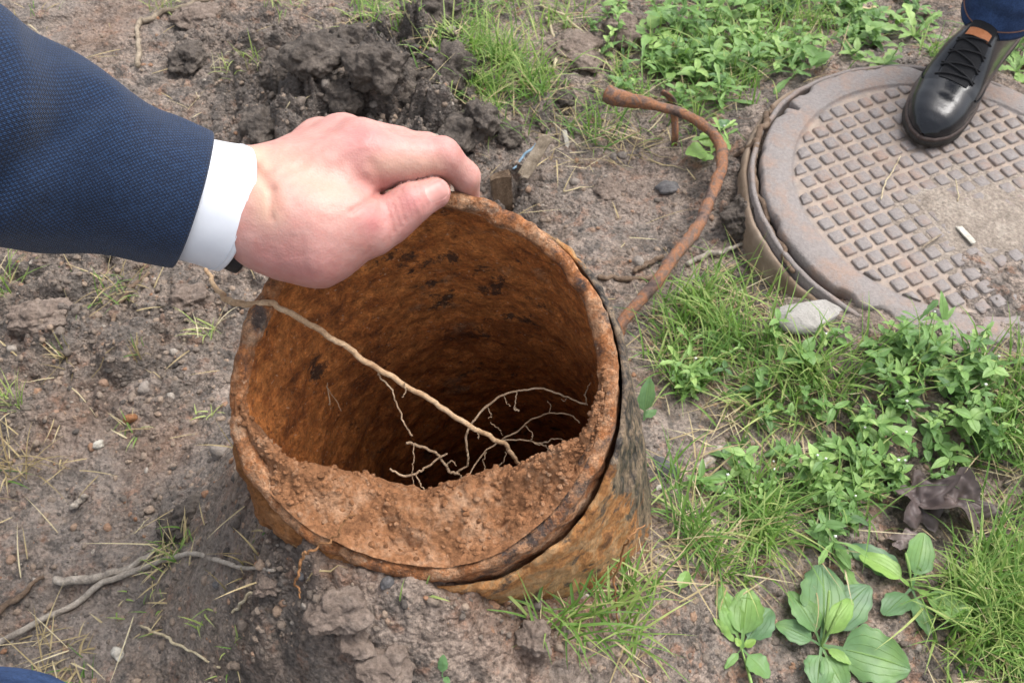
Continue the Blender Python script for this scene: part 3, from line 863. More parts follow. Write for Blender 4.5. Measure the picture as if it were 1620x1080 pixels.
    V = V + N * (.0005 * fbm3(V, 70, 3, 5) + .0002 * fbm3(V, 260, 2, 6))[:, None]
    # veins and tendons on the back
    for a, b, r, u in (((440, 290, .68), (575, 228, .69), 9, .0010), ((440, 270, .69), (545, 205, .70), 8, .0009), ((450, 330, .67), (580, 270, .685), 8, .0005)):
        V = V + N * (line(a, b, r) * u)[:, None]
    o = build('body', V, Q, M['skin'], man, col=np.stack([red, pale, cre], -1))
    # the thumbnail: a thin curved plate laid on the thumb's end
    bvh = BVHTree.FromPolygons(V.tolist(), Q.tolist())
    c = np.array([690.5, 302.5]); d = np.array([34, -17.0]); d /= np.linalg.norm(d); e_ = np.array([-d[1], d[0]])
    rows = []; inner = []; C = []
    nu, nv = 15, 15
    for i in range(nu):
        for j in range(nv):
            u = -1 + 2 * i / (nu - 1); v = -1 + 2 * j / (nv - 1)
            uu = u * math.sqrt(1 - v * v * .42); vv = v * math.sqrt(1 - u * u * .42)
            q = c + d * 19 * uu + e_ * 17 * vv
            r = ray(q[0], q[1]); hit = bvh.ray_cast(Vector(CAM), Vector(r), 2.0)
            if hit[0] is None: p = cam(q[0], q[1], .705); nn = -r / np.linalg.norm(r)
            else: p = np.array(hit[0]); nn = np.array(hit[1]); nn = nn if nn @ r < 0 else -nn
            lift = .00055 * (1 - max(abs(u), abs(v)) ** 4) - .00012 + .0004 * max(u, 0)
            rows.append(p + nn * lift); inner.append(p - nn * .0006); C.append((max(0, -u * 1.6 - .75 - .3 * v * v) + max(0, u - .8) * 3, 0, 0))
    F = grid_faces(nu, nv); n = nu * nv
    ring = [i for i in range(nv)] + [i * nv + nv - 1 for i in range(1, nu)] + [(nu - 1) * nv + j for j in range(nv - 2, -1, -1)] + [i * nv for i in range(nu - 2, 0, -1)]
    F = F + [(ring[k], ring[(k + 1) % len(ring)], ring[(k + 1) % len(ring)] + n, ring[k] + n) for k in range(len(ring))] + [tuple(x + n for x in f[::-1]) for f in grid_faces(nu, nv)]
    build('thumbnail', np.vstack([rows, inner]), F, M['nail'], man, col=np.clip(np.vstack([C, C]), 0, 1))
build_hand()

def sleeve_shell(keys, nlen, seg_n, thick, wob, depthk=.85, seed=0, hem=0.0):
    """keys: (px, py, depth, half width px) down the middle of the sleeve; returns a shell open at the hand"""
    K = np.array(keys, float)
    P = spline(np.array([hp(k) for k in K]), nlen)
    W = np.interp(np.linspace(0, 1, nlen), np.linspace(0, 1, len(K)), K[:, 3] * K[:, 2] / FPX)
    T = np.gradient(P, axis=0); T /= np.linalg.norm(T, axis=1)[:, None]
    view = CAM - P; view -= (view * T).sum(1)[:, None] * T; view /= np.linalg.norm(view, axis=1)[:, None]
    side = np.cross(T, view)
    a = np.linspace(0, 2 * np.pi, seg_n, endpoint=False)
    L = np.r_[0, np.cumsum(np.linalg.norm(np.diff(P, axis=0), axis=1))]; L = L - L[-1]
    def layer(off):
        R = W[:, None] + off
        V = P[:, None] + R[..., None] * (np.cos(a)[None, :, None] * side[:, None] + depthk * np.sin(a)[None, :, None] * view[:, None])
        dirn = (np.cos(a)[None, :, None] * side[:, None] + np.sin(a)[None, :, None] * view[:, None])
        return V + dirn * wob(L[:, None], a[None, :], V)[..., None]
    O = layer(0.0); I = layer(-thick)
    E = [O]
    A = np.vstack([O.reshape(-1, 3), (O[-1] * .5 + I[-1] * .5 + T[-1] * thick * .5), I[::-1].reshape(-1, 3)])
    F = grid_faces(2 * nlen + 1, seg_n, True)
    r = W.mean()
    u = np.tile(a * r, 2 * nlen + 1); v = np.repeat(np.r_[L, .0008, L[::-1]], seg_n)
    return A, F, np.stack([u, v], -1), P, T, W, side, view
def build_sleeve():
    def wob(L, a, V):
        # soft drag folds: strong towards the elbow, dying out at the hem
        k = sstep(-.01, -.09, L)
        f = .0060 * np.sin(a * 2 + L * 38 + 1.2 * np.sin(L * 21)) * k
        f = f + .0125 * np.exp(-((L + .135 - .022 * np.sin(a + .5)) / .018) ** 2) * np.clip(np.sin(a * 1.0 - .2), 0, 1) * k
        f = f - .0120 * np.exp(-((L + .105 + .030 * np.cos(a)) / .015) ** 2) * np.clip(np.sin(a + .55), 0, 1) * k
        f = f + .010 * np.exp(-((L + .185 + .03 * np.cos(a)) / .017) ** 2) * np.clip(np.sin(a + .1), 0, 1)
        return f + .0035 * fbm3(V, 16, 3, 70) * (k + .12) + .0008 * fbm3(V, 50, 2, 71)
    A, F, UV, *_ = sleeve_shell([(-560, 40, .58, 235), (-300, 115, .595, 222), (-120, 172, .615, 196), (0, 216, .635, 160), (150, 268, .665, 134), (302, 316, .692, 113)], 90, 110, .0022, wob, .97)
    build('jacket_sleeve', A, F, M['jacket'], man, uv=UV)
    def wob2(L, a, V): return .0012 * np.sin(a * 3 + 1) * sstep(0, -.03, L) + .0006 * fbm3(V, 40, 2, 73)
    A, F, UV, *_ = sleeve_shell([(180, 279, .668, 90), (300, 311, .690, 98), (366, 329.5, .706, 102)], 40, 96, .0018, wob2, 1.0)
    build('shirt_cuff', A, F, M['cuff'], man, uv=UV)
    # row of stitching just inside the cuff's edge
    K = np.array([hp((300, 311, .690)), hp((372, 331, .7035))]); ax_ = (K[1] - K[0]) / np.linalg.norm(K[1] - K[0])
    cuff = bpy.data.objects['shirt_cuff']; off = np.array(man.location)
    ring = A[:40 * 96].reshape(40, 96, 3)[36]; c0 = ring.mean(0)
    P = np.vstack([ring, ring[:1]]); P = c0 + (P - c0) * 1.004; v, f = tube(P, [.00035], 5); build('stitching', v, f, M['cuff'], cuff, uv=np.zeros((len(v), 2)))
    def wob3(L, a, V): return 0 * L * a
    A, F, UV, *_ = sleeve_shell([(345, 324, .6975, 91), (395, 337.5, .7075, 98)], 14, 80, .0025, wob3, .80)
    build('watch_strap', A, F, M['strap'], man, uv=UV)
build_sleeve()
def build_knee():
    # the bent knee in blue cloth that enters the picture low on the left
    K = cam(-10, 1272, .60)
    P = spline([(-.37, .05, .0), (-.345, .10, .16), K, K + [-.06, -.08, .03], (-.55, -.22, .40), (-.68, -.42, .44)], 70)
    V, F = tube(P, [.062, .068, .077, .082, .090, .095], 40)
    V = V + (np.array([.3, .2, 1]) * (.006 * fbm3(V, 14, 3, 81) + .002 * fbm3(V, 60, 2, 82))[:, None])
    build('trouser_leg', V, F, M['denim'], man)
build_knee()

# ---------------------------------------------------------------- manhole and its ring
def lidp(x, y, z): return LIDC + np.multiply.outer(x, LU) + np.multiply.outer(y, LV) + np.multiply.outer(z, LIDN)
RIN = LIDR - .041
def build_lid():
    n = 360; a = np.linspace(0, 2 * np.pi, n, endpoint=False)
    chip = .0065 * np.maximum(fbm2(np.cos(a) * 9, np.sin(a) * 9, 4, 91), 0) * 2
    def bite(px, py, wd, dp):
        c = on_lid(px, py) - LIDC; an = math.atan2(c @ LV, c @ LU); d = (a - an + np.pi) % (2 * np.pi) - np.pi
        return dp * np.exp(-(d / wd) ** 4)
    chip = chip + bite(1243, 162, .022, .020) + bite(1395, 500, .055, .010) + bite(1335, 470, .05, .006) + bite(1270, 140, .05, .006)
    R = LIDR - chip
    prof = []                                        # (radius array, z)
    prof += [(R - .004, -.034), (R - .001, -.030), (R, -.006), (R - .0015, -.0015), (R - .004, 0), (np.full(n, RIN + .022), .0006), (np.full(n, RIN + .0035), 0), (np.full(n, RIN + .001), -.001), (np.full(n, RIN), -.0032)]
    V = []; C = []
    for r, z in prof:
        x, y = r * np.cos(a), r * np.sin(a)
        zz = z + .0012 * fbm2(x * 40, y * 40, 3, 93) * (z > -.02)
        V.append(lidp(x, y, zz)); C.append(np.full(n, .12))
    for k in np.linspace(.97, 0.02, 46):
        r = RIN * k; x, y = r * np.cos(a), r * np.sin(a)
        V.append(lidp(x, y, -.0032 + .0008 * fbm2(x * 60, y * 60, 3, 95))); C.append(np.full(n, 1.0))
    V = np.array(V); nr = len(V)
    mb = MB(); c = np.stack([np.array(C).ravel(), np.zeros(nr * n), np.zeros(nr * n)], -1)
    F = grid_faces(nr, n, True)[:]
    mb.add(V.reshape(-1, 3), F, c)
    # raised square studs on a slanted lattice
    th = math.atan2(.0103, .0213); ux, uy = math.cos(th), math.sin(th); p = .0226
    rr = np.random.default_rng(5)
    for i in range(-14, 15):
        for j in range(-14, 15):
            cx, cy = p * (i * ux - j * uy) + .004, p * (i * uy + j * ux) - .003
            d = math.hypot(cx, cy)
            if d > RIN - .001: continue
            s = .0086 * rr.uniform(.92, 1.05); hh = .0002 + rr.uniform(-.0006, .0006)
            q = []
            for sz, z in ((s, -.0040), (s * .95, hh - .0008), (s * .84, hh)):
                cs = []
                for k in range(8):                      # square with clipped corners
                    sx, sy = [(1, .84), (.84, 1), (-.84, 1), (-1, .84), (-1, -.84), (-.84, -1), (.84, -1), (1, -.84)][k]
                    x, y = sz * (sx * ux - sy * uy) + cx, sz * (sx * uy + sy * ux) + cy
                    r = math.hypot(x, y)
                    if r > RIN - .003: x, y = x * (RIN - .003) / r, y * (RIN - .003) / r
                    cs.append((x, y, z + rr.uniform(-.0003, .0003)))
                q.append(cs)
            xyz = np.array(q).reshape(-1, 3)
            Fq = grid_faces(3, 8, True) + [tuple(range(16, 24))]
            wear = np.where(xyz[:, 2] < -.003, .95, .10)
            mb.add(lidp(xyz[:, 0], xyz[:, 1], xyz[:, 2]), Fq, np.stack([wear, wear * 0, wear * 0], -1))
    o = mb.build('manhole_cover', M['lid'], loc=tuple(LIDC))
    tag(o, 'round rusty iron manhole cover with square studs, a shoe standing on it', 'manhole cover')
    # earth caked over the middle of the lid
    N = 130; xs = np.linspace(-1, 1, N); X, Y = np.meshgrid(xs, xs, indexing='ij')
    c = on_lid(1570, 350) - LIDC; cx, cy = c @ LU, c @ LV
    rx = .135
    Xw, Yw = cx + X * rx, cy + Y * .105
    t = (1 - np.sqrt(X ** 2 + Y ** 2)) * .0130 + .0035 * fbm2(Xw * 26, Yw * 26, 3, 101) + .0012 * fbm2(Xw * 110, Yw * 110, 3, 102)
    c2 = on_lid(1468, 312) - LIDC
    t = t + .008 * np.exp(-(((Xw - c2 @ LU) / .026) ** 2 + ((Yw - c2 @ LV) / .020) ** 2)) * (.6 + .9 * fbm2(Xw * 70, Yw * 70, 3, 104))
    t = np.minimum(t, .0022 + .55 * np.maximum(t - .0022, 0))
    keep = (X ** 2 + Y ** 2 < 1)
    zz = np.where(keep, -.0048 + np.maximum(t, -.002), -.008)
    o = build('caked_earth', lidp(Xw, Yw, zz).reshape(-1, 3), grid_faces(N, N), M['lidmud'], loc=tuple(LIDC + c))
    tag(o, 'thin layer of dried earth caked over the studs of the manhole cover', 'caked earth', kind='stuff')
build_lid()
def build_frame():
    ring = empty('manhole_surround', tuple(LIDC - LIDN * .06), 'low concrete collar with iron rim around the round manhole cover', 'manhole surround')
    n = 240; a = np.linspace(0, 2 * np.pi, n, endpoint=False)
    def ringmesh(prof, seed, amp):
        V = []
        for r, z in prof:
            rr = r + amp * fbm2(np.cos(a) * 7, np.sin(a) * 7, 3, seed) * 2
            x, y = rr * np.cos(a), rr * np.sin(a)
            V.append(lidp(x, y, z + amp * .6 * fbm2(np.cos(a) * 11 + z * 40, np.sin(a) * 11, 3, seed + 3)))
        return np.array(V).reshape(-1, 3), grid_faces(len(prof), n, True)
    V, F = ringmesh([(LIDR + .0045, -.10), (LIDR + .0045, -.012), (LIDR + .0055, -.009), (LIDR + .009, -.008), (LIDR + .0115, -.010), (LIDR + .012, -.10)], 111, .0012)
    build('iron_rim', V, F, M['lid'], ring, col=np.tile([.15, 0, 0], (len(V), 1)))
    V, F = ringmesh([(LIDR + .0125, -.11), (LIDR + .0125, -.022), (LIDR + .016, -.017), (LIDR + .019, -.019), (LIDR + .022, -.026), (LIDR + .025, -.12)], 115, .0022)
    build('concrete_collar', V, F, M['collar'], ring)
M['collar'] = m_simple('dirty_concrete', (.15, .105, .07), (.26, .20, .15), 26, .9, .5, .003, c3=(.30, .26, .215))
build_frame()
def rock(name, label, cat, px, py, sx, sy, sz, mat, seed, rot=0, sub=4, flat=.35, group=None, up=0.0, rough=.3, sharp=False, at=None):
    import bmesh
    bm = bmesh.new(); bmesh.ops.create_icosphere(bm, subdivisions=sub, radius=1)
    B = np.array([v.co[:] for v in bm.verts]); F = [[v.index for v in f.verts] for f in bm.faces]; bm.free()
    r = np.random.default_rng(seed)
    if sharp:      # cut by random planes: an angular broken piece
        for _ in range(11):
            nrm = r.normal(size=3); nrm /= np.linalg.norm(nrm); d = r.uniform(.42, .75)
            o = np.maximum(B @ nrm - d, 0); B = B - o[:, None] * nrm
    B = B * (1 + rough * fbm3(B + seed, 1.3, 3, seed) + rough * .3 * fbm3(B + seed, 5, 3, seed + 1))[:, None]
    V = B * [sx, sy, sz]; c, s = math.cos(rot), math.sin(rot)
    V = np.stack([V[:, 0] * c - V[:, 1] * s, V[:, 0] * s + V[:, 1] * c, V[:, 2]], -1)
    p = g1(px, py) if at is None else np.array(at); p = p + [0, 0, sz * flat + up]
    o = build(name, V + p, F, mat, loc=tuple(p - [0, 0, sz * .5]), smooth=not sharp)
    return tag(o, label, cat, group)
rock('concrete_chunk', 'pale grey broken concrete chunk lying in the grass under the manhole edge', 'concrete chunk', 1285, 502, 0.050, .030, .017, M['concrete'], 3, .2, flat=.45, sharp=True, rough=.04)

# ---------------------------------------------------------------- shoe and trouser leg on the cover
def build_shoe():
    toe = on_lid(1447, 226); heel = on_lid(1590, 36)
    fx = toe - heel; fx /= np.linalg.norm(fx); fz = LIDN; fy = np.cross(fz, fx)
    L = float(np.linalg.norm(toe - heel)) + .004; org = toe - fx * (L - .006)
    man2 = empty('person', tuple(org), 'leg of a person in dark jeans and black lace-up shoe on the manhole cover', 'person')
    def W(x, y, z): return org + np.multiply.outer(np.asarray(x, float), fx) + np.multiply.outer(np.asarray(y, float), fy) + np.multiply.outer(np.asarray(z, float), fz)
    tk = np.array([0, .03, .12, .3, .45, .6, .72, .85, .93, .98, 1.0])
    wk = np.array([.010, .026, .032, .031, .034, .0390, .0420, .0380, .0290, .0155, .002])
    zk = np.array([.066, .078, .086, .098, .102, .089, .058, .0505, .0440, .0330, .0204])
    ck = np.array([0, 0, 0, -.001, -.003, -.004, -.001, .002, .004, .005, .005])
    def smooth(x, k):
        return np.interp(x, tk, k) * .5 + .25 * np.interp(np.clip(x - .03, 0, 1), tk, k) + .25 * np.interp(np.clip(x + .02, 0, 1), tk, k)
    def wd(t): return np.where((t > .94) | (t < .04), np.interp(t, tk, wk), smooth(t, wk))
    ZS = .020
    def top(t, q):
        """surface point: t along the shoe, q in -1..1 across (angle over the top)"""
        a = (1 - q) * np.pi / 2
        w_ = wd(t); z = smooth(t, zk); e = np.interp(t, [0, .3, .5, .75, 1], [.85, 1.15, 1.1, .80, .75])
        c, s = np.cos(a), np.sin(a)
        y = smooth(t, ck) + w_ * np.sign(c) * np.abs(c) ** .8
        zz = ZS + (z - ZS) * np.abs(s) ** e
        zz = zz - .0006 * np.exp(-((t - .835 - .03 * np.cos(a)) / .012) ** 2) * np.abs(s) + .0005 * np.exp(-((t - .86) / .012) ** 2) * np.abs(s)
        return t * L, y, zz
    T = 1 - np.linspace(0, 1, 90) ** 1.0; T = np.r_[np.linspace(0, .9, 70), .9 + .1 * np.sin(np.linspace(0.05, 1, 24) * np.pi / 2)]
    Q = np.linspace(-1, 1, 46)
    tt, qq = np.meshgrid(T, Q, indexing='ij')
    x, y, z = top(tt, qq)
    # skin closed below inside the sole
    V = W(x, y, z).reshape(-1, 3); F = grid_faces(len(T), len(Q))
    up = build('shoe', V, F, M['leather'], man2)
    # sole with heel and brown welt
    tt2 = np.r_[np.linspace(0, .9, 60), .9 + .1 * np.sin(np.linspace(.05, 1, 22) * np.pi / 2)]
    def outline(off):
        w_ = wd(tt2) + off; c = smooth(tt2, ck); x = tt2 * L
        x = np.where(tt2 > .9, x + off * (tt2 - .9) / .1, np.where(tt2 < .06, x - off * (1 - tt2 / .06), x))
        return np.r_[x, x[::-1]], np.r_[c + w_, (c - w_)[::-1]]
    def slab(prof, name, mat):
        V = []
        for off, z in prof:
            x, y = outline(off); zz = z + 0 * x
            if z < .006: zz = zz + .006 * sstep(.35 * L, .32 * L, np.abs(x)) * 0 + np.where((x > .30 * L) & (x < .50 * L), .006 * np.sin((x / L - .30) / .20 * np.pi), 0) + .004 * sstep(.85 * L, L, x)
            V.append(W(x, y, zz))
        V = np.array(V); n = V.shape[1]; k = len(prof)
        V = V.reshape(-1, 3); F = grid_faces(k, n, True) + [tuple(range(n))[::-1], tuple((k - 1) * n + i for i in range(n))]
        return build(name, V, F, mat, up)
    slab([(.0005, .0012), (.0018, .0022), (.0022, .0135), (.0012, .0145)], 'sole', M['sole'])
    slab([(.0020, .0147), (.0020, .0150), (.0026, .0180), (.0014, .0196), (-.002, .0200)], 'welt', M['welt'])
    # lacing panels, laces, tongue and its tan tab
    for sgn in (-1, 1):
        t = np.linspace(.56, .775, 30); q = np.linspace(.24, .66, 12)
        tt, qq = np.meshgrid(t, q, indexing='ij')
        qq = qq + .10 * ((tt - .56) / .215) * (1 - qq) - .10 * sstep(.735, .775, tt)
        x, y, z = top(tt, sgn * qq)
        lift = .0016 * np.minimum(1, 12 * np.minimum.reduce([qq * 0 + (tt - .56) / .3 + .1, (.777 - tt) / .3, (qq - .2), .70 - qq]))
        nrm = W(0 * x, np.sign(y) * np.abs(y) / .04 * .7, 0 * x + .7) - org
        build('lace_panel', (W(x, y, z) + nrm * lift[..., None]).reshape(-1, 3), grid_faces(30, 12), M['leather'], up)
    tt, qq = np.meshgrid(np.linspace(.48, .765, 24), np.linspace(-.26, .26, 14), indexing='ij')
    x, y, z = top(tt, qq); build('tongue', W(x, y, z + .0010).reshape(-1, 3), grid_faces(24, 14), M['lace'], up)
    for k in range(7):
        t0 = .605 + .0225 * k
        s = np.linspace(-1, 1, 16); qv = s * (.30 + .010 * k); tv = t0 + (.020 if k % 2 else -.016) * s
        x, y, z = top(tv, qv); P = W(x, y, z + .0030 - .0014 * np.abs(s) ** 3)
        v, f = tube(P, [.0013], 6); build('lace', v, f, M['lace'], up)
    tt, qq = np.meshgrid(np.linspace(.562, .600, 10), np.linspace(-.20, .20, 12), indexing='ij')
    x, y, z = top(tt, qq); build('tongue_tab', W(x, y, z + .0032).reshape(-1, 3), grid_faces(10, 12), M['tan'], up)
    # seam from the lacing down to the sole
    for sgn in (-1, 1):
        s = np.linspace(0, 1, 30); x, y, z = top(.755 - .17 * s ** 1.5 + .03 * np.sin(s * np.pi), sgn * (.62 + .32 * s))
        v, f = tube(W(x, y * 1.012, z + .0006), [.0009], 5); build('seam', v, f, M['lace'], up)
    # collar rim of the shoe at the heel
    s = np.linspace(0, 1, 40)
    # trouser leg: drapes over the ankle, folds above the hem
    K = 60; nseg = 64; a = np.linspace(0, 2 * np.pi, nseg, endpoint=False)
    zz = np.r_[np.linspace(.087, .114, 8), np.linspace(.118, .50, K - 8)]
    V = []
    for z in zz:
        c = np.array([.33 * L - .22 * (z - .09), -.001, z])
        u = (z - .087)
        rx = .064 + .03 * u; ry = .051 + .05 * u
        fold = .0055 * np.sin(u * 150 + 1.6 * np.sin(a + .5)) * sstep(.012, .04, u) * sstep(.25, .08, u) + .006 * np.sin(u * 70 + a * 1.0) * sstep(.02, .08, u)
        x = c[0] + (rx + fold) * np.cos(a); y = c[1] + (ry + fold) * np.sin(a)
        zt = z + .010 * np.cos(a) * max(0, 1 - u / .1) * -1 + .0015 * np.sin(a * 3)
        V.append(W(x, y, zt))
    O = np.array(V); cen = O.mean(1, keepdims=True); I = O + (cen - O) * (.0022 / .05)
    A = np.vstack([O[::-1].reshape(-1, 3), I.reshape(-1, 3)])
    leg = build('trouser_leg', A, grid_faces(2 * K, nseg, True), M['denim'], man2)
    ring = O[3] + (O[3] - O[3].mean(0)) * .012
    P = np.vstack([ring, ring[:1]]); v, f = tube(P, [.0009], 5); build('hem_stitch', v, f, M['thread'], leg)
    # the ankle inside
    P = W(np.array([.30, .30, .24, .10]) * L, np.zeros(4), np.array([.04, .10, .25, .48])); v, f = tube(spline(P, 20), [.027, .029, .034, .045], 20)
    build('body', v, f, M['skin'], man2, col=np.zeros((len(v), 3)))
build_shoe()

# ---------------------------------------------------------------- bent rusty rod, stakes, twigs, roots
def rodpath():
    q = [(975, 532, .02), (988, 505, .035), (1045, 432, .055), (1098, 362, .06), (1132, 292, .06), (1144, 245, .065), (1123, 205, .07), (1062, 176, .075), (1005, 158, .08), (956, 146, .08)]
    return spline(np.array([gp(x, y, z) for x, y, z in q]), 120)
P = rodpath()
r = np.interp(np.linspace(0, 1, 120), [0, .1, .35, .6, .72, .82, .93, .98, 1], [.0072, .0072, .0076, .0073, .0066, .0066, .0105, .0125, .0110])
P = P + .004 * np.stack([fbm2(np.arange(120) * .09 + k * 7, np.zeros(120), 2, 60 + k) for k in range(3)], -1)
V, F = tube(P, r, 20, .20, 3)
tag(build('rusty_rod', V, F, M['rod'], loc=tuple(P[0])), 'thick bent rusty iron rod curving out of the ground behind the pipe', 'rod')

def twig(name, label, cat, pts, rad, mat, up=.004, seg=9, n=None, rough=.18, group=None, seed=0, ground=True, parent=None, wig=.0, lift=None):
    """pts in the photograph, dropped on the ground (or given as points of the place when ground is False)"""
    if ground:
        q = np.array(pts, float); P = gpt(q[:, 0], q[:, 1], up)
        if lift is not None: P[:, 2] += np.array(lift)
    else: P = np.array(pts, float)
    P = spline(P, n or max(14, 10 * len(P)))
    if wig: P = P + wig * np.stack([fbm2(np.arange(len(P)) * .21 + k * 9.1, np.full(len(P), seed * 2.3), 3, seed + k) for k in range(3)], -1)
    V, F = tube(P, rad, seg, rough, seed)
    o = build(name, V, F, mat, parent, loc=None if parent else tuple(P[len(P) // 2]))
    if parent is None: tag(o, label, cat, group)
    return o
t1 = twig('twig', 'long grey forked twig with peeling bark low on the left mud', 'twig',
     [(-30, 1035), (60, 988), (120, 958), (165, 925), (250, 893), (310, 878), (365, 895), (435, 905)], [.0032, .0032, .0031, .003, .0026, .0022, .0014], M['twig'], .004, seed=2, wig=.002)
TG = 'twigs scattered on the mud'
for k, (lab, pts, rad, mt) in enumerate([
    ('short dark twig with pale bark lying just above the long forked twig', [(86, 921), (140, 919), (185, 910), (225, 888), (250, 872)], [.0042, .0045, .003, .002], 'twig'),
    ('straight brown twig at the left picture edge below the straw tuft', [(-15, 978), (30, 948), (68, 915)], [.0032, .003, .0018], 'twig_b'),
    ('upright pale crooked twig above the jacket sleeve', [(219, 108), (221, 80), (217, 52), (224, 34)], [.0042, .004, .0035, .0045], 'wood'),
    ('pale twig lying slanted at the top left edge of the photo', [(228, 38), (262, 22), (305, 8), (350, -4)], [.0045, .004, .004, .003], 'wood'),
    ('small twig stub on the smooth mud left of the rusty pipe', [(114, 803), (126, 796), (138, 788)], [.0028, .003, .0026], 'twig'),
    ('stout grey twig piece on bare soil between pipe and weeds', [(1103, 744), (1122, 730), (1143, 713)], [.005, .0055, .0045], 'twig'),
    ('pale twig stub just below the stout grey twig piece', [(1133, 766), (1152, 757), (1168, 748)], [.004, .004, .003], 'wood'),
    ('thin grey branch reaching from the rusty rod towards the manhole', [(1086, 420), (1115, 407), (1150, 397), (1190, 387)], [.0034, .0036, .003, .002], 'twig'),
    ('grey stick crossing under the rusty rod beside the pipe rim', [(945, 441), (985, 443), (1030, 442)], [.003, .0034, .0028], 'twig_b'),
    ('broken twig propped on the right side of the rusty rod foot', [(1068, 466), (1085, 455), (1100, 440)], [.0042, .0042, .003], 'twig'),
    ('brown stick half hidden left of the rusty rod', [(1000, 432), (1022, 422), (1046, 411)], [.003, .0034, .003], 'twig_b'),
    ('thin bleached stem standing in the grass at the top', [(876, 112), (880, 80), (872, 52), (862, 30)], [.0026, .0026, .0024, .002], 'straw'),
    ('long dry stalk slanting through the grass beside the top earth clod', [(855, 12), (900, 36), (945, 78), (968, 118)], [.002, .0024, .0022, .0016], 'straw'),
    ('dark curved dry stem rising in the weeds left of the shoe', [(1385, 78), (1398, 50), (1416, 28), (1432, 18)], [.0045, .005, .005, .004], 'twig_b'),
    ('bark strip lying in front of the broad leaved plants', [(1268, 857), (1300, 864), (1340, 878)], [.004, .0045, .003], 'wood'),
    ('curled rusty brown rootlet hanging over mud under the jacket cuff', [(182, 545), (180, 505), (196, 474), (214, 452), (236, 432)], [.0016, .0028, .0032, .0030, .002], 'twig_b'),
    ('fine pale twig on the wet mud near the lower middle', [(228, 990), (280, 1020), (350, 1058)], [.0011, .0014, .001], 'straw'),
    ('thin light stalk lying on mud below the pipe crust', [(365, 967), (390, 950), (412, 933)], [.0013, .0013, .001], 'straw'),
    ('reddish twig bit resting on the mud below the sleeve', [(292, 540), (300, 512), (280, 492)], [.0018, .002, .0014], 'wood')]):
    twig('twig', lab, 'twig', pts, rad, M[mt], .0035, group=TG, seed=10 + k, wig=.0035)

# twisted branch leaning on the manhole frame
br = twig('branch', 'dark twisted branch hugging the left edge of the manhole frame', 'branch', [gp(1258, 428, .05), gp(1224, 372, .052), gp(1202, 318, .055), gp(1193, 262, .058), gp(1196, 226, .062), gp(1212, 192, .064), gp(1222, 170, .062)],
          [.003, .0038, .0042, .0036, .0042, .0046, .003], M['twig_b'], ground=False, n=90, seed=31, wig=.006)
twig('side_shoot', None, None, [gp(1196, 224, .062), gp(1178, 236, .05), gp(1152, 252, .03)], [.0042, .0038, .002], M['twig_b'], ground=False, n=30, seed=33, wig=.004, parent=br)

def board(name, label, cat, foot, head, width, thick, mat, dz, lean=(0, 0), seed=0, curve=0.0):
    """a little splintered slat from a foot point to a head point"""
    A, B = np.array(foot, float), np.array(head, float); d = B - A; L = np.linalg.norm(d); d /= L
    s = np.cross(d, dz); s /= np.linalg.norm(s); nn = np.cross(s, d)
    n = 26; prof = [(-1, -1), (-.6, -1.08), (0, -1), (.6, -1.1), (1, -1), (1.06, 0), (1, 1), (.55, 1.1), (0, .95), (-.6, 1.12), (-1, 1), (-1.05, 0)]
    V = []
    r = np.random.default_rng(seed)
    for i in range(n):
        t = i / (n - 1); c = A + d * L * t + nn * curve * math.sin(math.pi * t) * L
        for u, v in prof:
            e = 1 + .10 * float(fbm2(t * 4 + u, u * 3 + seed, 3, seed))
            q = c + s * u * width * .5 * e + nn * v * thick * .5 * e
            if i in (0, n - 1): q = q + d * r.uniform(-.004, .004)
            V.append(q)
    F = grid_faces(n, 12, True) + [tuple(range(12))[::-1], tuple((n - 1) * 12 + i for i in range(12))]
    return tag(build(name, np.array(V), F, mat, loc=tuple(A), smooth=False), label, cat)
f = g1(797, 322); board('wooden_stake', 'short square brown stake stuck in the mud right behind the pipe rim', 'stake', f - [0, 0, .04], f + [-.004, .004, .045], .026, .010, M['wood_dark'], (.35, -1, 0), seed=4)
f = g1(1066, 226); hk = spline(np.array([f - [0, 0, .02], f + [0, 0, .012], gp(1067, 186, .045), gp(1066, 165, .065), gp(1058, 152, .075), gp(1047, 146, .078)]), 40)
V, F = tube(hk, [.0055, .006, .0062, .0066, .007, .006], 12, .15, 6, flat=.4)
tag(build('iron_hook', V, F, M['rod'], loc=tuple(f)), 'narrow hooked rusty strip standing upright against the bent rod end', 'hook')
f = gp(828, 278, .02); board('wood_splinter', 'pale split wood splinter leaning on dark clods behind the hand', 'splinter', f, gp(866, 216, .055), .016, .005, M['wood'], (0, -.6, .8), seed=8)
f = g1(898, 232); board('wood_splinter', 'tiny white wood chip standing beside the pale split splinter', 'splinter', f, f + [-.004, .016, .012], .006, .002, M['white_chip'], (0, -.6, .8), seed=9)
p = on_lid(1528, 371, .004); board('wood_chip', 'small white wood chip lying on the studded manhole cover', 'wood chip', p + [-.005, .013, 0], p + [.005, -.012, 0], .0075, .002, M['white_chip'], (0, 0, 1), seed=10)
p = on_lid(1474, 381, .005); board('wood_chip', 'thin orange brown sliver on the manhole cover left of the white chip', 'wood chip', p + [-.013, -.010, 0], p + [.013, .010, 0], .0025, .0018, M['wood'], (0, 0, 1), seed=11)
twig('blue_cord', 'thin faded blue cord scrap beside the pale wood splinter', 'cord', [gp(812, 268, .01), gp(830, 246, .018), gp(848, 228, .024)], [.0016, .0018, .0014], M['blue'], ground=False, n=24, seed=3, wig=.002)
twig('straw_stem', 'long pale straw lying across the studs left of the shoe tip', 'straw', [on_lid(1393, 318, .004), on_lid(1405, 282, .006), on_lid(1425, 245, .004)], [.0009, .001, .0007], M['straw'], ground=False, n=24, seed=5, wig=.004)
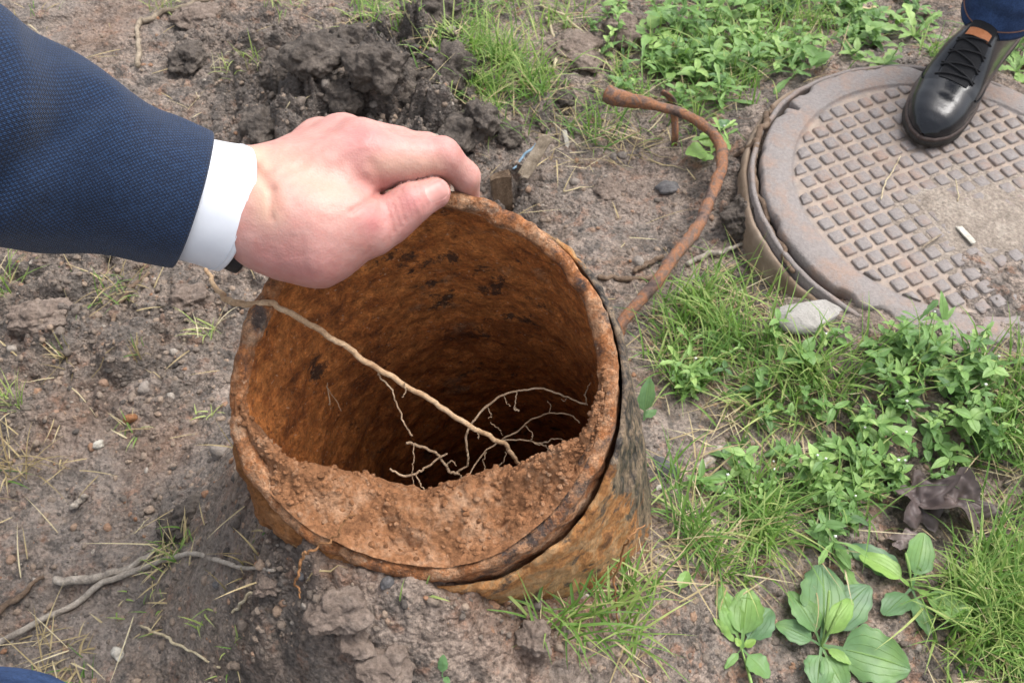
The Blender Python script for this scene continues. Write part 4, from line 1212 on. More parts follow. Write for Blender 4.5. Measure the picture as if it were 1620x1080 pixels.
twig('straw_stem', 'short pale straw upright on the caked earth of the manhole cover', 'straw', [on_lid(1516, 318, .002), on_lid(1514, 300, .005), on_lid(1511, 284, .004)], [.0008, .0009, .0006], M['straw'], ground=False, n=20, seed=6, wig=.002)

# the long root across the mouth and the fine tangle inside
def rp(x, y, D): return cam(x, y, D)
rt = [rp(326, 428, .83), rp(345, 458, .79), rp(366, 477, .752), rp(412, 481, .738), rp(455, 492, .738), rp(520, 533, .745), rp(600, 583, .757), rp(680, 632, .772), rp(755, 680, .790), rp(800, 706, .805), rp(824, 738, .822)]
main = twig('root', 'long tan root stretched diagonally across the open pipe mouth', 'root', rt, [.0016, .0021, .0026, .0024, .0024, .0023, .0022, .0021, .0020, .0018, .0016], M['root'], ground=False, n=150, seed=41, wig=.0025, rough=.16)
def rootlets(parent, lst, mat=M['rootlet']):
    for k, (pts, r) in enumerate(lst):
        twig('rootlet', None, None, [rp(*q) for q in pts], np.array(r) * .62, mat, ground=False, n=12 * len(pts) + 12, seed=60 + k, wig=.0013, parent=parent, seg=6)
rootlets(main, [
    ([(598, 584, .757), (602, 597, .76), (618, 615, .765), (628, 642, .77), (640, 668, .775), (652, 690, .78)], [.0013, .0012, .0010, .0010, .0012]),
    ([(641, 608, .763), (640, 622, .765), (636, 628, .766)], [.0009, .0006]),
    ([(756, 682, .79), (757, 694, .79)], [.0008, .0005]),
    ([(405, 480, .738), (404, 502, .742), (400, 520, .746)], [.0010, .0007, .0005]),
    ([(516, 604, .83), (522, 640, .83), (518, 612, .83), (540, 650, .84)], [.0006, .0006, .0004])])
tang = twig('root', 'thin pale root arching over the dark inside of the pipe', 'root', [rp(x, y, d) for x, y, d in
        [(722, 748, .838), (738, 735, .835), (740, 715, .83), (737, 690, .825), (748, 668, .82), (768, 645, .82), (792, 627, .82), (825, 617, .82), (862, 616, .81), (895, 627, .80), (926, 640, .785)]], [.0009, .0010, .0009, .0008, .0007], M['rootlet'], ground=False, n=110, seed=45, wig=.0016)
rootlets(tang, [
    ([(817, 618, .82), (816, 634, .82), (812, 646, .82), (820, 650, .82), (814, 641, .82)], [.0008, .0007, .0007]),
    ([(798, 625, .82), (800, 636, .82), (808, 642, .82)], [.0006, .0005]),
    ([(897, 628, .80), (893, 634, .80), (889, 632, .80)], [.0006, .0004]),
    ([(771, 645, .82), (778, 655, .82), (773, 663, .82)], [.0006, .0004]),
    ([(928, 640, .784), (926, 622, .782), (935, 605, .78)], [.0007, .0005])])
knot = twig('root', 'knotted pale root fragment on the soil heap in the pipe mouth', 'root', [rp(x, y, d) for x, y, d in
        [(642, 699, .80), (662, 703, .805), (690, 716, .81), (703, 735, .815), (715, 746, .82), (728, 750, .822)]], [.0011, .0012, .0010, .0012, .0008], M['rootlet'], ground=False, n=70, seed=47, wig=.0016)
rootlets(knot, [
    ([(708, 716, .81), (692, 726, .81), (675, 738, .808), (660, 748, .806), (640, 752, .804), (617, 742, .80)], [.0014, .0015, .0015, .0018, .0014]),
    ([(658, 750, .806), (664, 765, .805), (673, 776, .803)], [.0010, .0009, .0006]),
    ([(655, 700, .80), (654, 725, .80), (653, 745, .80), (654, 768, .80)], [.0008, .0007, .0005]),
    ([(706, 735, .815), (716, 728, .815), (722, 738, .815)], [.0010, .0009, .0007]),
    ([(728, 750, .822), (731, 762, .822)], [.0009, .0006])])
fine = twig('root', 'fine branching root hanging in the dark right part of the pipe mouth', 'root', [rp(x, y, d) for x, y, d in
        [(738, 758, .83), (752, 735, .835), (768, 714, .835), (790, 698, .835), (815, 684, .83), (838, 666, .825), (866, 654, .815), (900, 656, .80), (918, 668, .795)]], [.0006, .0007, .0007, .0006, .0005], M['rootlet'], ground=False, n=90, seed=49, wig=.0016)
rootlets(fine, [
    ([(796, 695, .835), (830, 696, .83), (858, 701, .82), (880, 694, .81), (905, 699, .80)], [.0012, .0012, .0011, .0009, .0007]),
    ([(845, 701, .82), (862, 705, .818), (868, 712, .818)], [.0008, .0005]),
    ([(832, 672, .825), (842, 688, .825), (840, 698, .825)], [.0007, .0005]),
    ([(868, 654, .815), (872, 642, .813), (866, 635, .81)], [.0006, .0004]),
    ([(768, 714, .835), (765, 732, .835), (770, 748, .83)], [.0007, .0005]),
    ([(800, 714, .835), (797, 728, .835), (788, 738, .835)], [.0006, .0004]),
    ([(775, 668, .82), (790, 678, .822), (795, 690, .83)], [.0007, .0005])])
h1 = twig('root', 'fine rusty root dangling over the outside of the pipe near its right foot', 'root', [gp(968, 1000, .10), gp(976, 960, .13), gp(972, 915, .16), gp(985, 870, .19), gp(998, 848, .21), gp(1020, 828, .20)], [.0006, .0009, .0010, .0009, .0006], M['rust_root'], ground=False, n=60, seed=51, wig=.004)
h2 = twig('root', 'brown root creeping out of soil below the left lip of the pipe', 'root', [rp(560, 812, .722), rp(540, 832, .722), rp(522, 858, .724), rp(495, 868, .728), rp(478, 885, .735), rp(470, 920, .742), rp(472, 945, .75)], [.0006, .0008, .0009, .0010, .0012, .0010, .0006], M['rust_root'], ground=False, n=80, seed=53, wig=.003)

# ---------------------------------------------------------------- vegetation
def azim(dx, dy): return math.atan2(-dy / .80, dx)       # a direction in the photograph as a heading on the ground
def blade_mesh(P, az, L, Wd, lean, bend, tint, r, k=6):
    """vectorised grass blades: P roots, az headings, L lengths, lean from upright, bend more lean at the tip"""
    n = len(P); t = np.linspace(0, 1, k)
    th = lean[:, None] + bend[:, None] * t[None] ** 1.3
    dt = L[:, None] / (k - 1)
    hx = np.cumsum(np.c_[np.zeros(n), (np.sin(th) * dt)[:, :-1]], 1); hz = np.cumsum(np.c_[np.zeros(n), (np.cos(th) * dt)[:, :-1]], 1)
    tw = r.normal(0, .35, n)[:, None] * t[None]
    dx, dy = np.cos(az)[:, None], np.sin(az)[:, None]
    C = np.stack([P[:, None, 0] + hx * dx, P[:, None, 1] + hx * dy, P[:, None, 2] + hz], -1)
    sway = (r.normal(0, .08, n) * L)[:, None] * t[None] ** 2
    C[..., 0] += -dy * sway; C[..., 1] += dx * sway
    w_ = Wd[:, None] * np.clip(1.0 - t[None] ** 2.2, .03, 1) * (.65 + .35 * np.minimum(1, t[None] * 5)) * .5
    sx, sy = -np.sin(az[:, None] + tw), np.cos(az[:, None] + tw)
    S = np.stack([sx * w_, sy * w_, w_ * .25 * np.sin(tw * 3)], -1)
    keel = np.stack([-dx * np.cos(th), -dy * np.cos(th), np.sin(th)], -1) * (w_ * .5)[..., None]
    V = np.stack([C - S + keel, C, C + S + keel], 2)             # n,k,3,3
    V = V.reshape(-1, 3)
    b = np.arange(n)[:, None, None] * (k * 3); i = np.arange(k - 1)[None, :, None] * 3; j = np.arange(2)[None, None, :]
    a = b + i + j
    F = np.stack([a, a + 1, a + 4, a + 3], -1).reshape(-1, 4)
    tc = np.clip(tint[:, None] + .22 * (t[None] - .4), 0, 1)
    u = np.broadcast_to(np.array([0, .5, 1.0]), (n, k, 3))
    c = np.stack([np.broadcast_to(tc[..., None], (n, k, 3)), u, np.broadcast_to(t[None, :, None], (n, k, 3))], -1).reshape(-1, 3)
    return V, F, c
def outside(P, m=.004):
    dd = axis_dist(P); a = np.arctan2(dd @ E2, dd @ E1); ok = np.linalg.norm(dd, axis=1) > pipe_radius(a) + .02 + m
    return ok & (np.hypot(P[:, 0] - LIDC[0], P[:, 1] - LIDC[1]) > LIDR + .018)
# (px, py, radius px, density) of the green growth
GRASS = [(790, 125, 80, 1.9), (740, 60, 65, 1.2), (830, 60, 60, .8), (770, 15, 60, .8), (620, 30, 60, .8), (880, 15, 60, .6), (1000, 120, 60, .5), (1080, 150, 80, .9), (950, 190, 45, .7), (1150, 90, 70, .8), (1240, 60, 80, .8), (1180, 170, 40, .5),
         (1130, 520, 75, 1.3), (1090, 575, 55, .7), (1200, 560, 60, .7), (1260, 640, 70, .8), (1200, 700, 50, .4), (1590, 640, 70, 1.3), (1600, 720, 60, .9), (1540, 560, 50, .6), (1380, 620, 60, .4), (1175, 850, 50, 1.3), (1200, 810, 50, .9), (1080, 850, 30, .8), (1130, 880, 60, .9),
         (1590, 980, 70, 1.5), (1540, 940, 50, .9), (1600, 880, 50, 1.0), (1570, 1040, 60, 1.2), (1500, 1010, 40, .7), (1600, 800, 40, .6), (900, 1060, 45, .45), (960, 1070, 45, .4), (860, 1060, 36, .35), (990, 990, 30, .4), (1060, 790, 30, .5), (1300, 780, 50, .4), (1340, 820, 40, .5), (1470, 120, 30, .5), (1600, 30, 50, .6), (1300, 450, 35, .4)]
WEED = [(1100, 40, 90, 1.0), (1000, 40, 60, .7), (1230, 50, 90, 1.1), (1330, 60, 80, 1.0), (1150, 130, 90, 1.0), (1260, 140, 70, .8), (1060, 100, 60, 1.0), (1400, 50, 60, .8), (1000, 130, 40, .7), (1600, 60, 50, .9), (1350, 20, 60, .9),
        (1450, 600, 75, 1.3), (1520, 620, 60, .9), (1400, 560, 50, .7), (1440, 680, 60, 1.0), (1530, 700, 60, .8), (1350, 720, 70, 1.0), (1260, 760, 80, 1.1), (1180, 760, 50, .9), (1310, 830, 50, .7), (1380, 760, 50, .9), (1100, 590, 45, .9), (1180, 620, 50, .5), (1250, 580, 60, .5), (1020, 640, 18, .5), (1580, 760, 50, .7), (1140, 800, 50, .7), (1460, 540, 40, .8), (1580, 570, 50, .7), (1130, 480, 50, .5), (1500, 780, 40, .4), (1300, 690, 40, .8), (1200, 590, 40, .6), (1420, 860, 40, .4)]
def density(px, py, lst):
    v = np.zeros(px.shape)
    for x, y, r, d in lst: v = np.maximum(v, d * np.exp(-(((px - x) ** 2 + ((py - y) * 1.15) ** 2) / r ** 2) ** 1.5))
    return v
def sample(N, lst, seed, clump=9.0, pw=1.0):
    r = np.random.default_rng(seed); px = r.uniform(-40, 1760, N); py = r.uniform(-90, 1150, N)
    d = density(px, py, lst); P = gp(px, py)
    cl = .42 + 1.3 * fbm2(P[:, 0] * clump * 3, P[:, 1] * clump * 3, 3, seed)
    k = r.uniform(0, 1, N) < d * np.clip(cl * 1.5, .04, 1.4) * pw
    P = P[k]; P[:, 2] = hfast(P[:, 0], P[:, 1]); ok = outside(P); return P[ok]
def lawn():
    r = np.random.default_rng(21)
    P = sample(230000, GRASS, 5, pw=.40); n = len(P)
    near = np.linalg.norm(P - CAM, axis=1)
    L = r.uniform(.022, .075, n) * np.where(r.uniform(0, 1, n) < .12, 1.5, 1)
    az = r.uniform(0, 2 * np.pi, n); lean = np.abs(r.normal(.70, .36, n)); bend = r.uniform(.2, 1.6, n)
    tint = np.clip(r.normal(.5, .24, n) + .25 * fbm2(P[:, 0] * 12, P[:, 1] * 12, 2, 3), 0, 1)
    V, F, c = blade_mesh(P, az, L, r.uniform(.0013, .0030, n), lean, bend, tint, r)
    tag(build('grass', V, F, M['grass'], col=c), 'green grass growing in uneven patches on the right and along the top', 'grass', kind='stuff')
    # dead blades and straw lying among it
    P1 = sample(60000, [(x, y, rr * 1.25, d * .5) for x, y, rr, d in GRASS] + [(970, 150, 40, .9), (930, 120, 40, .8), (880, 170, 45, .9), (1000, 230, 50, .6), (760, 175, 50, .6), (1180, 660, 80, .7), (1280, 700, 60, .5), (1040, 920, 50, .9), (1080, 900, 40, .7), (1010, 960, 50, .8), (30, 740, 40, .5), (1240, 560, 50, .6), (1100, 780, 50, .3), (1290, 880, 40, .5), (1570, 850, 40, .5), (920, 240, 40, .6), (100, 1060, 40, .7)], 6, pw=.42)
    r2 = np.random.default_rng(8); px = r2.uniform(0, 1620, 900); py = r2.uniform(0, 1080, 900); P2 = gp(px, py); P2[:, 2] = hfast(P2[:, 0], P2[:, 1]); P2 = P2[outside(P2)]
    P = np.vstack([P1, P2[:210]]); P[:, 2] += .003; n = len(P)
    V, F, c = blade_mesh(P, r.uniform(0, 6.28, n), r.uniform(.02, .075, n), r.uniform(.0008, .0020, n), r.normal(1.30, .16, n), r.uniform(-.1, .45, n), np.clip(r.normal(.5, .25, n), 0, 1), r)
    # keep them lying on the soil
    g = hfast(V[:, 0], V[:, 1]) + .0012; V[:, 2] = np.maximum(V[:, 2], g)
    tag(build('dry_grass', V, F, M['dry'], col=c), 'dry straw coloured grass blades lying flat over soil and between green plants', 'dry grass', kind='stuff')
lawn()

def leaf_template(kind, nu, nv):
    t = np.linspace(0, 1, nu); v = np.linspace(-1, 1, nv)
    if kind == 'lance': w_ = np.sin(np.pi * t ** .75) ** .9 * .5
    elif kind == 'ovate': w_ = np.sin(np.pi * t ** .62) ** .8 * .5
    elif kind == 'lobed':
        w_ = (.10 + .9 * t ** .9) * (1 - t ** 6) ** .7 * (.55 + .45 * np.abs(np.sin(t * np.pi * 4.2))) * .5
    elif kind == 'broad':
        pet = .26
        s = np.clip((t - pet) / (1 - pet), 0, 1)
        w_ = np.where(t < pet, .05, .05 + .45 * (np.sin(np.pi * s ** .72)) ** .72) * np.where(t > .985, .3, 1)
    w_ = np.maximum(w_, .012)
    return t, v, w_
def leaf_geo(kind, P, az, L, Wd, pitch, droop, fold, tint, r, nu=7, nv=5, wave=.06, roll=None):
    """vectorised leaves, each a curved, folded, slightly waved blade"""
    n = len(P); t, v, w_ = leaf_template(kind, nu, nv)
    th = pitch[:, None] - droop[:, None] * t[None] ** 1.2
    dt = L[:, None] / (nu - 1)
    hx = np.cumsum(np.c_[np.zeros(n), (np.cos(th) * dt)[:, :-1]], 1); hz = np.cumsum(np.c_[np.zeros(n), (np.sin(th) * dt)[:, :-1]], 1)
    sw = (r.normal(0, .10, n) * L)[:, None] * t[None] ** 2
    half = Wd[:, None, None] * w_[None, :, None]
    ph = r.uniform(0, 6.28, (n, 1, 1)); fr = r.uniform(7, 13, (n, 1, 1))
    edge = np.abs(v)[None, None, :] ** 1.5
    wv = wave * Wd[:, None, None] * np.sin(t[None, :, None] * fr + ph + v[None, None, :] * 1.5) * edge * np.minimum(1, w_ * 4)[None, :, None]
    y = half * v[None, None, :] * np.cos(fold)[:, None, None] * (1 + .06 * np.sin(t[None, :, None] * fr * 3 + ph * 2) * edge)
    zf = half * np.abs(v)[None, None, :] * np.sin(fold)[:, None, None] + wv
    lx = hx[..., None] - zf * np.sin(th)[..., None]; lz = hz[..., None] + zf * np.cos(th)[..., None]
    if roll is not None:
        ro = roll[:, None, None]; lz = lz + y * np.sin(ro); y = y * np.cos(ro)
    y = y + sw[..., None]
    dx, dy = np.cos(az)[:, None, None], np.sin(az)[:, None, None]
    V = np.stack([P[:, None, None, 0] + lx * dx - y * dy, P[:, None, None, 1] + lx * dy + y * dx, P[:, None, None, 2] + lz], -1)
    base = np.arange(n)[:, None, None] * (nu * nv); i = np.arange(nu - 1)[None, :, None] * nv; j = np.arange(nv - 1)[None, None, :]
    a = base + i + j; F = np.stack([a, a + 1, a + nv + 1, a + nv], -1).reshape(-1, 4)
    c = np.stack([np.broadcast_to(tint[:, None, None], (n, nu, nv)), np.broadcast_to((v * .5 + .5)[None, None], (n, nu, nv)), np.broadcast_to(t[None, :, None], (n, nu, nv))], -1)
    return V.reshape(-1, 3), F, c.reshape(-1, 3)
def weeds():
    r = np.random.default_rng(33)
    P = sample(17000, WEED, 15, clump=8, pw=.44); n = len(P)
    LP = [[], [], [], [], [], [], [], []]; SV = []; SF = []; sc = 0; FL = []
    for k in range(n):
        far = P[k, 1] > 1.05
        hgt = r.uniform(.015, .055); a0 = r.uniform(0, 6.28); ln = abs(r.normal(.35, .3))
        nodes = r.integers(2, 6); base = P[k]
        tip = base + np.array([math.cos(a0) * math.sin(ln), math.sin(a0) * math.sin(ln), math.cos(ln)]) * hgt
        S = spline(np.array([base, base * .5 + tip * .5 + r.normal(0, .003, 3), tip]), 5); v, f = tube(S, [.0008, .0006], 3)
        SV.append(v); SF += [[i + sc for i in q] for q in f]; sc += len(v)
        tint = np.clip(r.normal(.45, .17), 0, 1); size = r.uniform(.008, .024) * (1.25 if far else 1)
        kind = r.uniform()
        for q in range(nodes):
            p = base + (tip - base) * ((q + .6) / nodes); aa = a0 + q * 1.57 + r.normal(0, .3)
            for sg in (0, math.pi) if q < nodes - 1 else (0, 2.1, 4.2):
                LP[0].append(p); LP[1].append(aa + sg); LP[2].append(size * r.uniform(.7, 1.25) * (1.1 - .35 * q / nodes)); LP[3].append(kind)
                LP[4].append(r.normal(.30, .28)); LP[5].append(r.uniform(.2, .9)); LP[6].append(r.uniform(.1, .5)); LP[7].append(np.clip(tint + r.normal(0, .12) + .12 * q / nodes, 0, 1))
        if r.uniform() < .10 and not far: FL.append(tip + [0, 0, .003])
    A = [np.array(x) for x in LP]
    VV = []; FF = []; CC = []; o = 0
    for kind, sel, wr in (('lance', A[3] < .55, .42), ('ovate', (A[3] >= .55) & (A[3] < .85), .62), ('lobed', A[3] >= .85, .5)):
        m = sel; q = m.sum()
        v, f, c = leaf_geo(kind, A[0][m], A[1][m], A[2][m] * (1.5 if kind == 'lobed' else 1), A[2][m] * wr * r.uniform(.8, 1.2, q), A[4][m], A[5][m], A[6][m], A[7][m], r, 7 if kind != 'lobed' else 13, 5)
        VV.append(v); FF.append(f + o); CC.append(c); o += len(v)
    sv = np.vstack(SV); F = np.vstack(FF)
    F = [list(x) for x in F] + [[i + o for i in q] for q in SF]
    V = np.vstack(VV + [sv]); C = np.vstack(CC + [np.tile([.6, .5, .5], (len(sv), 1))])
    V[:, 2] = np.maximum(V[:, 2], hfast(V[:, 0], V[:, 1]) + .001)
    tag(build('ground_weeds', V, F, M['weed'], col=C), 'low leafy green weeds matted over the ground around the manhole', 'weeds', kind='stuff')
    # tiny white florets on some tips
    FL = np.array(FL + [[*sample_pt] for sample_pt in sample(500, [(1240, 770, 60, .9), (1265, 800, 40, .9), (1130, 500, 90, .35)], 77, pw=.5) + [0, 0, .022]])
    mb = MB()
    for p in FL:
        a0 = r.uniform(0, 6.28); a = a0 + np.linspace(0, 2 * np.pi, 10, endpoint=False); rr = np.where(np.arange(10) % 2, .0014, .0026) * r.uniform(.6, 1.0)
        q = np.stack([p[0] + rr * np.cos(a), p[1] + rr * np.sin(a), p[2] + .0006 * np.cos(2 * a) + 0 * a], -1)
        mb.add(np.vstack([q, [p + [0, 0, .0012]], [p - [0, 0, .0012]]]), [(i, (i + 1) % 10, 10) for i in range(10)] + [((i + 1) % 10, i, 11) for i in range(10)])
    tag(mb.build('florets', M['flower']), 'tiny white florets dotted over the weeds on the right', 'florets', kind='stuff')
weeds()

# broad leaved plants, each leaf a part
def leafy(name, label, cat, px, py, leaves, mat=None, group=None, kind='broad', stalks=(), up=.004):
    c = g1(px, py, up); root = empty(name, c - [0, 0, .004], label, cat, group)
    r = np.random.default_rng(int(px * 7 + py))
    for (dx, dy, wid, pit, dro, tint) in leaves:                # tip offset in the photo's pixels, width share
        d = np.linalg.norm(c - CAM); L = math.hypot(dx, dy / .86) * d / FPX * .88
        A = lambda q: np.array([q])
        v, f, col = leaf_geo(kind, A(c), A(azim(dx, dy)), A(L), A(L * wid), A(pit), A(dro), A(r.uniform(.08, .28)), A(tint), r, 26 if kind == 'broad' else 34, 13, wave=.05, roll=A(r.normal(0, .15)))
        v[:, 2] = np.maximum(v[:, 2], hfast(v[:, 0], v[:, 1]) + .0015 + .0005 * r.uniform())
        build('leaf', v, f, mat or M['broad'], root, col=col)
    for (dx, dy, hgt) in stalks:
        e = np.array([dx, -dy, 0]) * np.linalg.norm(c - CAM) / FPX + c + [0, 0, hgt]
        v, f = tube(spline(np.array([c, (c + e) / 2 + [0, 0, hgt * .15], e]), 24), [.0009, .0009, .0014, .0016, .0010], 7, .3, int(px))
        build('flower_stalk', v, f, M['weed'], root, col=np.tile([.75, .5, .5], (len(v), 1)))
    return root
leafy('plantain_plant', 'plantain with bright oval leaves below the dead brown leaf', 'plantain', 1440, 932,
      [(-72, -52, .44, .35, .6, .86), (42, -76, .52, .45, .5, .42), (86, 52, .48, .30, .5, .62), (-56, 42, .58, .15, .3, .28), (-76, -74, .42, .12, .3, .10), (10, 68, .46, .05, .2, .22), (28, 20, .30, .5, .4, .9), (-22, -10, .35, .6, .4, .85)], stalks=[(-8, -40, .02)])
leafy('plantain_plant', 'largest plantain, its huge round leaf lying on bare mud at the bottom', 'plantain', 1298, 1024,
      [(138, 22, .66, .16, .25, .36), (36, -118, .62, .22, .3, .20), (-72, -32, .52, .30, .5, .34), (-36, -82, .48, .45, .7, .50), (58, -70, .38, .5, .8, .80), (-26, 58, .70, .10, .3, .34), (84, -100, .50, .12, .2, .16), (42, 28, .36, .4, .6, .78), (22, 62, .62, .05, .2, .42)], stalks=[(10, -62, .035), (28, -48, .03), (18, -30, .03)])
leafy('plantain_plant', 'small plantain rosette with two bright young leaves at the bottom', 'plantain', 1172, 1028,
      [(18, -88, .58, .45, .5, .62), (-32, -85, .45, .38, .5, .66), (-12, -14, .6, .6, .5, 1.0), (26, -10, .55, .5, .5, .95), (-46, -38, .22, .3, .4, .8), (-34, 30, .28, .2, .4, .6), (42, 40, .75, .12, .3, .42), (60, -60, .6, .1, .2, .18)], stalks=[(6, 60, .004)])
leafy('broadleaf_seedling', 'little bright two leaved seedling beside the bend of the rusty rod', 'seedling', 1126, 245, [(-6, -40, .85, .5, .6, .9), (-50, 8, .85, .35, .5, .85), (-18, 22, .7, .2, .3, .7), (10, -8, .5, .5, .4, .8)])
leafy('broadleaf_seedling', 'bluish green leaf standing at the right side of the pipe', 'seedling', 1018, 668, [(4, -66, .42, .9, .4, .28), (18, -20, .6, .4, .4, .4)])
leafy('broadleaf_seedling', 'single pale curled leaf on the soil right of the pipe foot', 'seedling', 1072, 942, [(22, -36, .5, .5, 1.0, .72)])
leafy('broadleaf_seedling', 'grey green soft leaf behind the bend of the rusty rod', 'seedling', 1138, 212, [(20, -18, .7, .5, .5, .22), (4, -22, .5, .5, .5, .18)])
leafy('broadleaf_seedling', 'small leaf sprouting from mud at the bottom edge left of the grass', 'seedling', 700, 1072, [(2, -26, .6, .5, .6, .35), (14, 10, .6, .3, .4, .4)])
leafy('broadleaf_seedling', 'sprig growing out of the manhole cover edge crack', 'seedling', 1492, 512, [(-6, -45, .28, .8, .5, .5), (-34, 20, .25, .4, .5, .4), (22, -24, .25, .5, .6, .55), (-26, -6, .25, .5, .6, .45), (-12, 44, .28, .2, .4, .5)], mat=M['weed'], kind='lance')
leafy('chickweed_sprig', 'feathery light green sprig growing against the concrete collar', 'sprig', 1268, 452, [(8, -44, .22, .9, .4, .7), (-20, -30, .22, .6, .5, .6), (30, -28, .22, .6, .5, .62), (44, 8, .2, .4, .4, .6), (-28, 4, .2, .4, .4, .55), (22, 18, .2, .3, .4, .65), (50, -10, .2, .5, .4, .6), (-6, -24, .24, .8, .3, .8), (60, 14, .2, .2, .3, .5)], mat=M['weed'], kind='lobed')
for k, (px, py, sc_, lab) in enumerate([(1445, 62, 1.15, 'jagged leaved dandelion clump right beside the trouser leg'), (1390, 108, .8, 'low jagged dandelion leaves between dark stem and manhole cover'), (1335, 40, 1.0, 'broad jagged leaves in the weeds at the top behind the manhole'),
        (1030, 62, 1.0, 'tall pale green leafy plant right of the earth clod'), (1060, 118, .9, 'wide green dock leaves above the rusty rod'), (1606, 118, .9, 'dandelion leaves peeping out to the right of the shoe'), (1240, 100, .9, 'dandelion rosette in the middle of the top weeds')]):
    r = np.random.default_rng(k + 200); m = r.integers(8, 12); lv = []
    for q in range(m):
        a = q * 2 * np.pi / m + r.normal(0, .25); l = r.uniform(38, 66) * sc_
        lv.append((l * math.cos(a), l * math.sin(a) * .8, r.uniform(.32, .48), r.uniform(.25, .8), r.uniform(.5, 1.0), r.uniform(.45, .95)))
    leafy('dandelion_plant', lab, 'dandelion', px, py, lv, mat=M['weed'], kind='lobed' if k not in (3, 4) else 'broad')

# separate tufts on the bare mud
def tuft(px, py, n, Lmin, Lmax, label, green=.6, spread=.012, lean=.55, mat=None, lie=False):
    r = np.random.default_rng(int(px * 3 + py)); c = g1(px, py)
    P = c + np.c_[r.normal(0, spread, n), r.normal(0, spread, n), np.zeros(n)]; P[:, 2] = hfast(P[:, 0], P[:, 1]) - .001
    V, F, col = blade_mesh(P, r.uniform(0, 6.28, n), r.uniform(Lmin, Lmax, n), r.uniform(.0010, .0022, n), np.abs(r.normal(lean, .3, n)), r.uniform(.3, 1.3, n), np.clip(r.normal(green, .2, n), 0, 1), r)
    V[:, 2] = np.maximum(V[:, 2], hfast(V[:, 0], V[:, 1]) + .0008 * (V[:, 2] > c[2] + .002) - .001)
    dry = r.uniform(0, 1, n) > green if mat is None else np.ones(n, bool)
    midx = np.repeat(dry.astype(int), len(F) // n)
    tag(build('grass_tuft', V, F, None, loc=tuple(c), col=col, mats=[M['grass'], mat or M['dry']], midx=midx), label, 'grass tuft', 'grass tufts on the bare mud')
for a in [(268, 878, 75, .018, .042, 'yellow green tuft growing between the two long twigs on the left', .55, .011, .7), (335, 522, 16, .025, .05, 'bright green tuft on mud left of the pipe rim', .9, .006, .8), (192, 455, 40, .03, .065, 'pale half dry tuft just under the jacket sleeve', .35, .014, .8),
          (8, 455, 26, .04, .075, 'tuft of long grass at the left edge under the sleeve', .65, .010, .5), (12, 640, 30, .03, .06, 'thin upright grass tuft at the left edge halfway down', .8, .010, .4), (205, 690, 12, .015, .035, 'tiny grey green sprout on mud left of the grey pebble', .7, .010, .9),
          (335, 655, 7, .012, .026, 'two or three short blades close to the pipe on the left', .95, .005, .9), (18, 745, 34, .03, .075, 'heap of dry straw at the left edge above the brown twig', .05, .014, 1.0), (360, 105, 18, .02, .045, 'small green tuft on turned mud above the sleeve', .85, .012, .6), (395, 92, 16, .02, .05, 'upright blades beside the small tuft above the sleeve', .8, .014, .4),
          (265, 8, 30, .03, .06, 'green tuft at the top edge above the pale twigs', .85, .02, .6), (455, 12, 20, .025, .05, 'sparse tuft at the top edge left of the dark clod', .75, .02, .7), (325, 968, 9, .012, .03, 'few bent green blades on the wet mud at lower left', .8, .008, .9), (110, 1058, 40, .015, .035, 'dry matted tuft beside the blue trouser knee', .2, .014, 1.0),
          (252, 958, 12, .010, .025, 'low yellow blades under the long forked twig', .5, .012, 1.0), (50, 20, 18, .015, .03, 'pale tuft in the top left corner', .4, .014, .9), (365, 1035, 14, .01, .025, 'tiny tuft of blades at the bottom left of centre', .7, .010, .9), (103, 568, 14, .02, .035, 'dry pale tuft on the mud far left', .15, .007, .6), (225, 565, 10, .02, .035, 'small straw tuft near the curled brown rootlet', .15, .006, .5),
          (390, 888, 12, .02, .04, 'thin grey dry wisps at the foot of the pipe crust', .05, .008, .5), (650, 938, 6, .012, .022, 'yellow green blade lying on soil just below the pipe lip', .9, .006, 1.2), (200, 960, 8, .01, .02, 'few short blades left under the long twig', .7, .012, .9), (95, 740, 6, .012, .03, 'fine dry wisps on the mud left of centre', .1, .008, 1.0)]:
    tuft(*a)

# ---------------------------------------------------------------- loose stones, clods and fallen leaves
PB_G = 'pebbles lying on the mud'
for k, (lab, px, py, s, m) in enumerate([
    ('pale grey pebble touching the left side of the pipe', 349, 716, .0135, 'stone'), ('tan pebble on the mud in the left half', 228, 614, .0105, 'stone'), ('cream oval pebble on wet mud near the bottom left', 187, 1034, .0095, 'white_chip'),
    ('small white pebble standing in the left mud', 156, 704, .0075, 'white_chip'), ('whitish pebble in soil left of the rusty rod foot', 1010, 417, .011, 'stone'), ('round grey pebble in the hollow behind the pipe rim', 910, 289, .0095, 'stone'),
    ('pair of grey pebbles, left one, above the bare soil', 970, 249, .008, 'stone'), ('pair of grey pebbles, right one, above the bare soil', 985, 247, .009, 'stone'), ('black wet pebble in the soil under the pipe lip', 612, 922, .007, 'stone_d'),
    ('small black pebble near the end of the long forked twig', 342, 926, .005, 'stone_d'), ('reddish brown pebble on the mud left of the pipe', 205, 663, .009, 'ledge'), ('black glossy pebble left of the rusty root under the pipe', 477, 910, .006, 'stone_d'),
    ('light pebble among clods right above the hand', 590, 166, .008, 'stone'), ('tan pebble at the foot of the dark clods above the cuff', 515, 133, .010, 'stone'), ('blue grey flat stone on soil right of the pipe', 1052, 742, .020, 'stone_d'), ('white speck of stone beside the flat blue grey stone', 1042, 772, .005, 'white_chip'),
    ('small grey pebble below the plantain plants', 1520, 1062, .006, 'stone_d'), ('dark flat stone set in the bare soil left of the rod', 1058, 297, .018, 'stone_d')]):
    flat = .45 if 'flat' in lab else .75
    rock('pebble', lab, 'pebble', px, py, s * .82, s * .62, s * flat * .8, M[m], 300 + k, k * 1.3, 3, .15, PB_G, rough=.45)
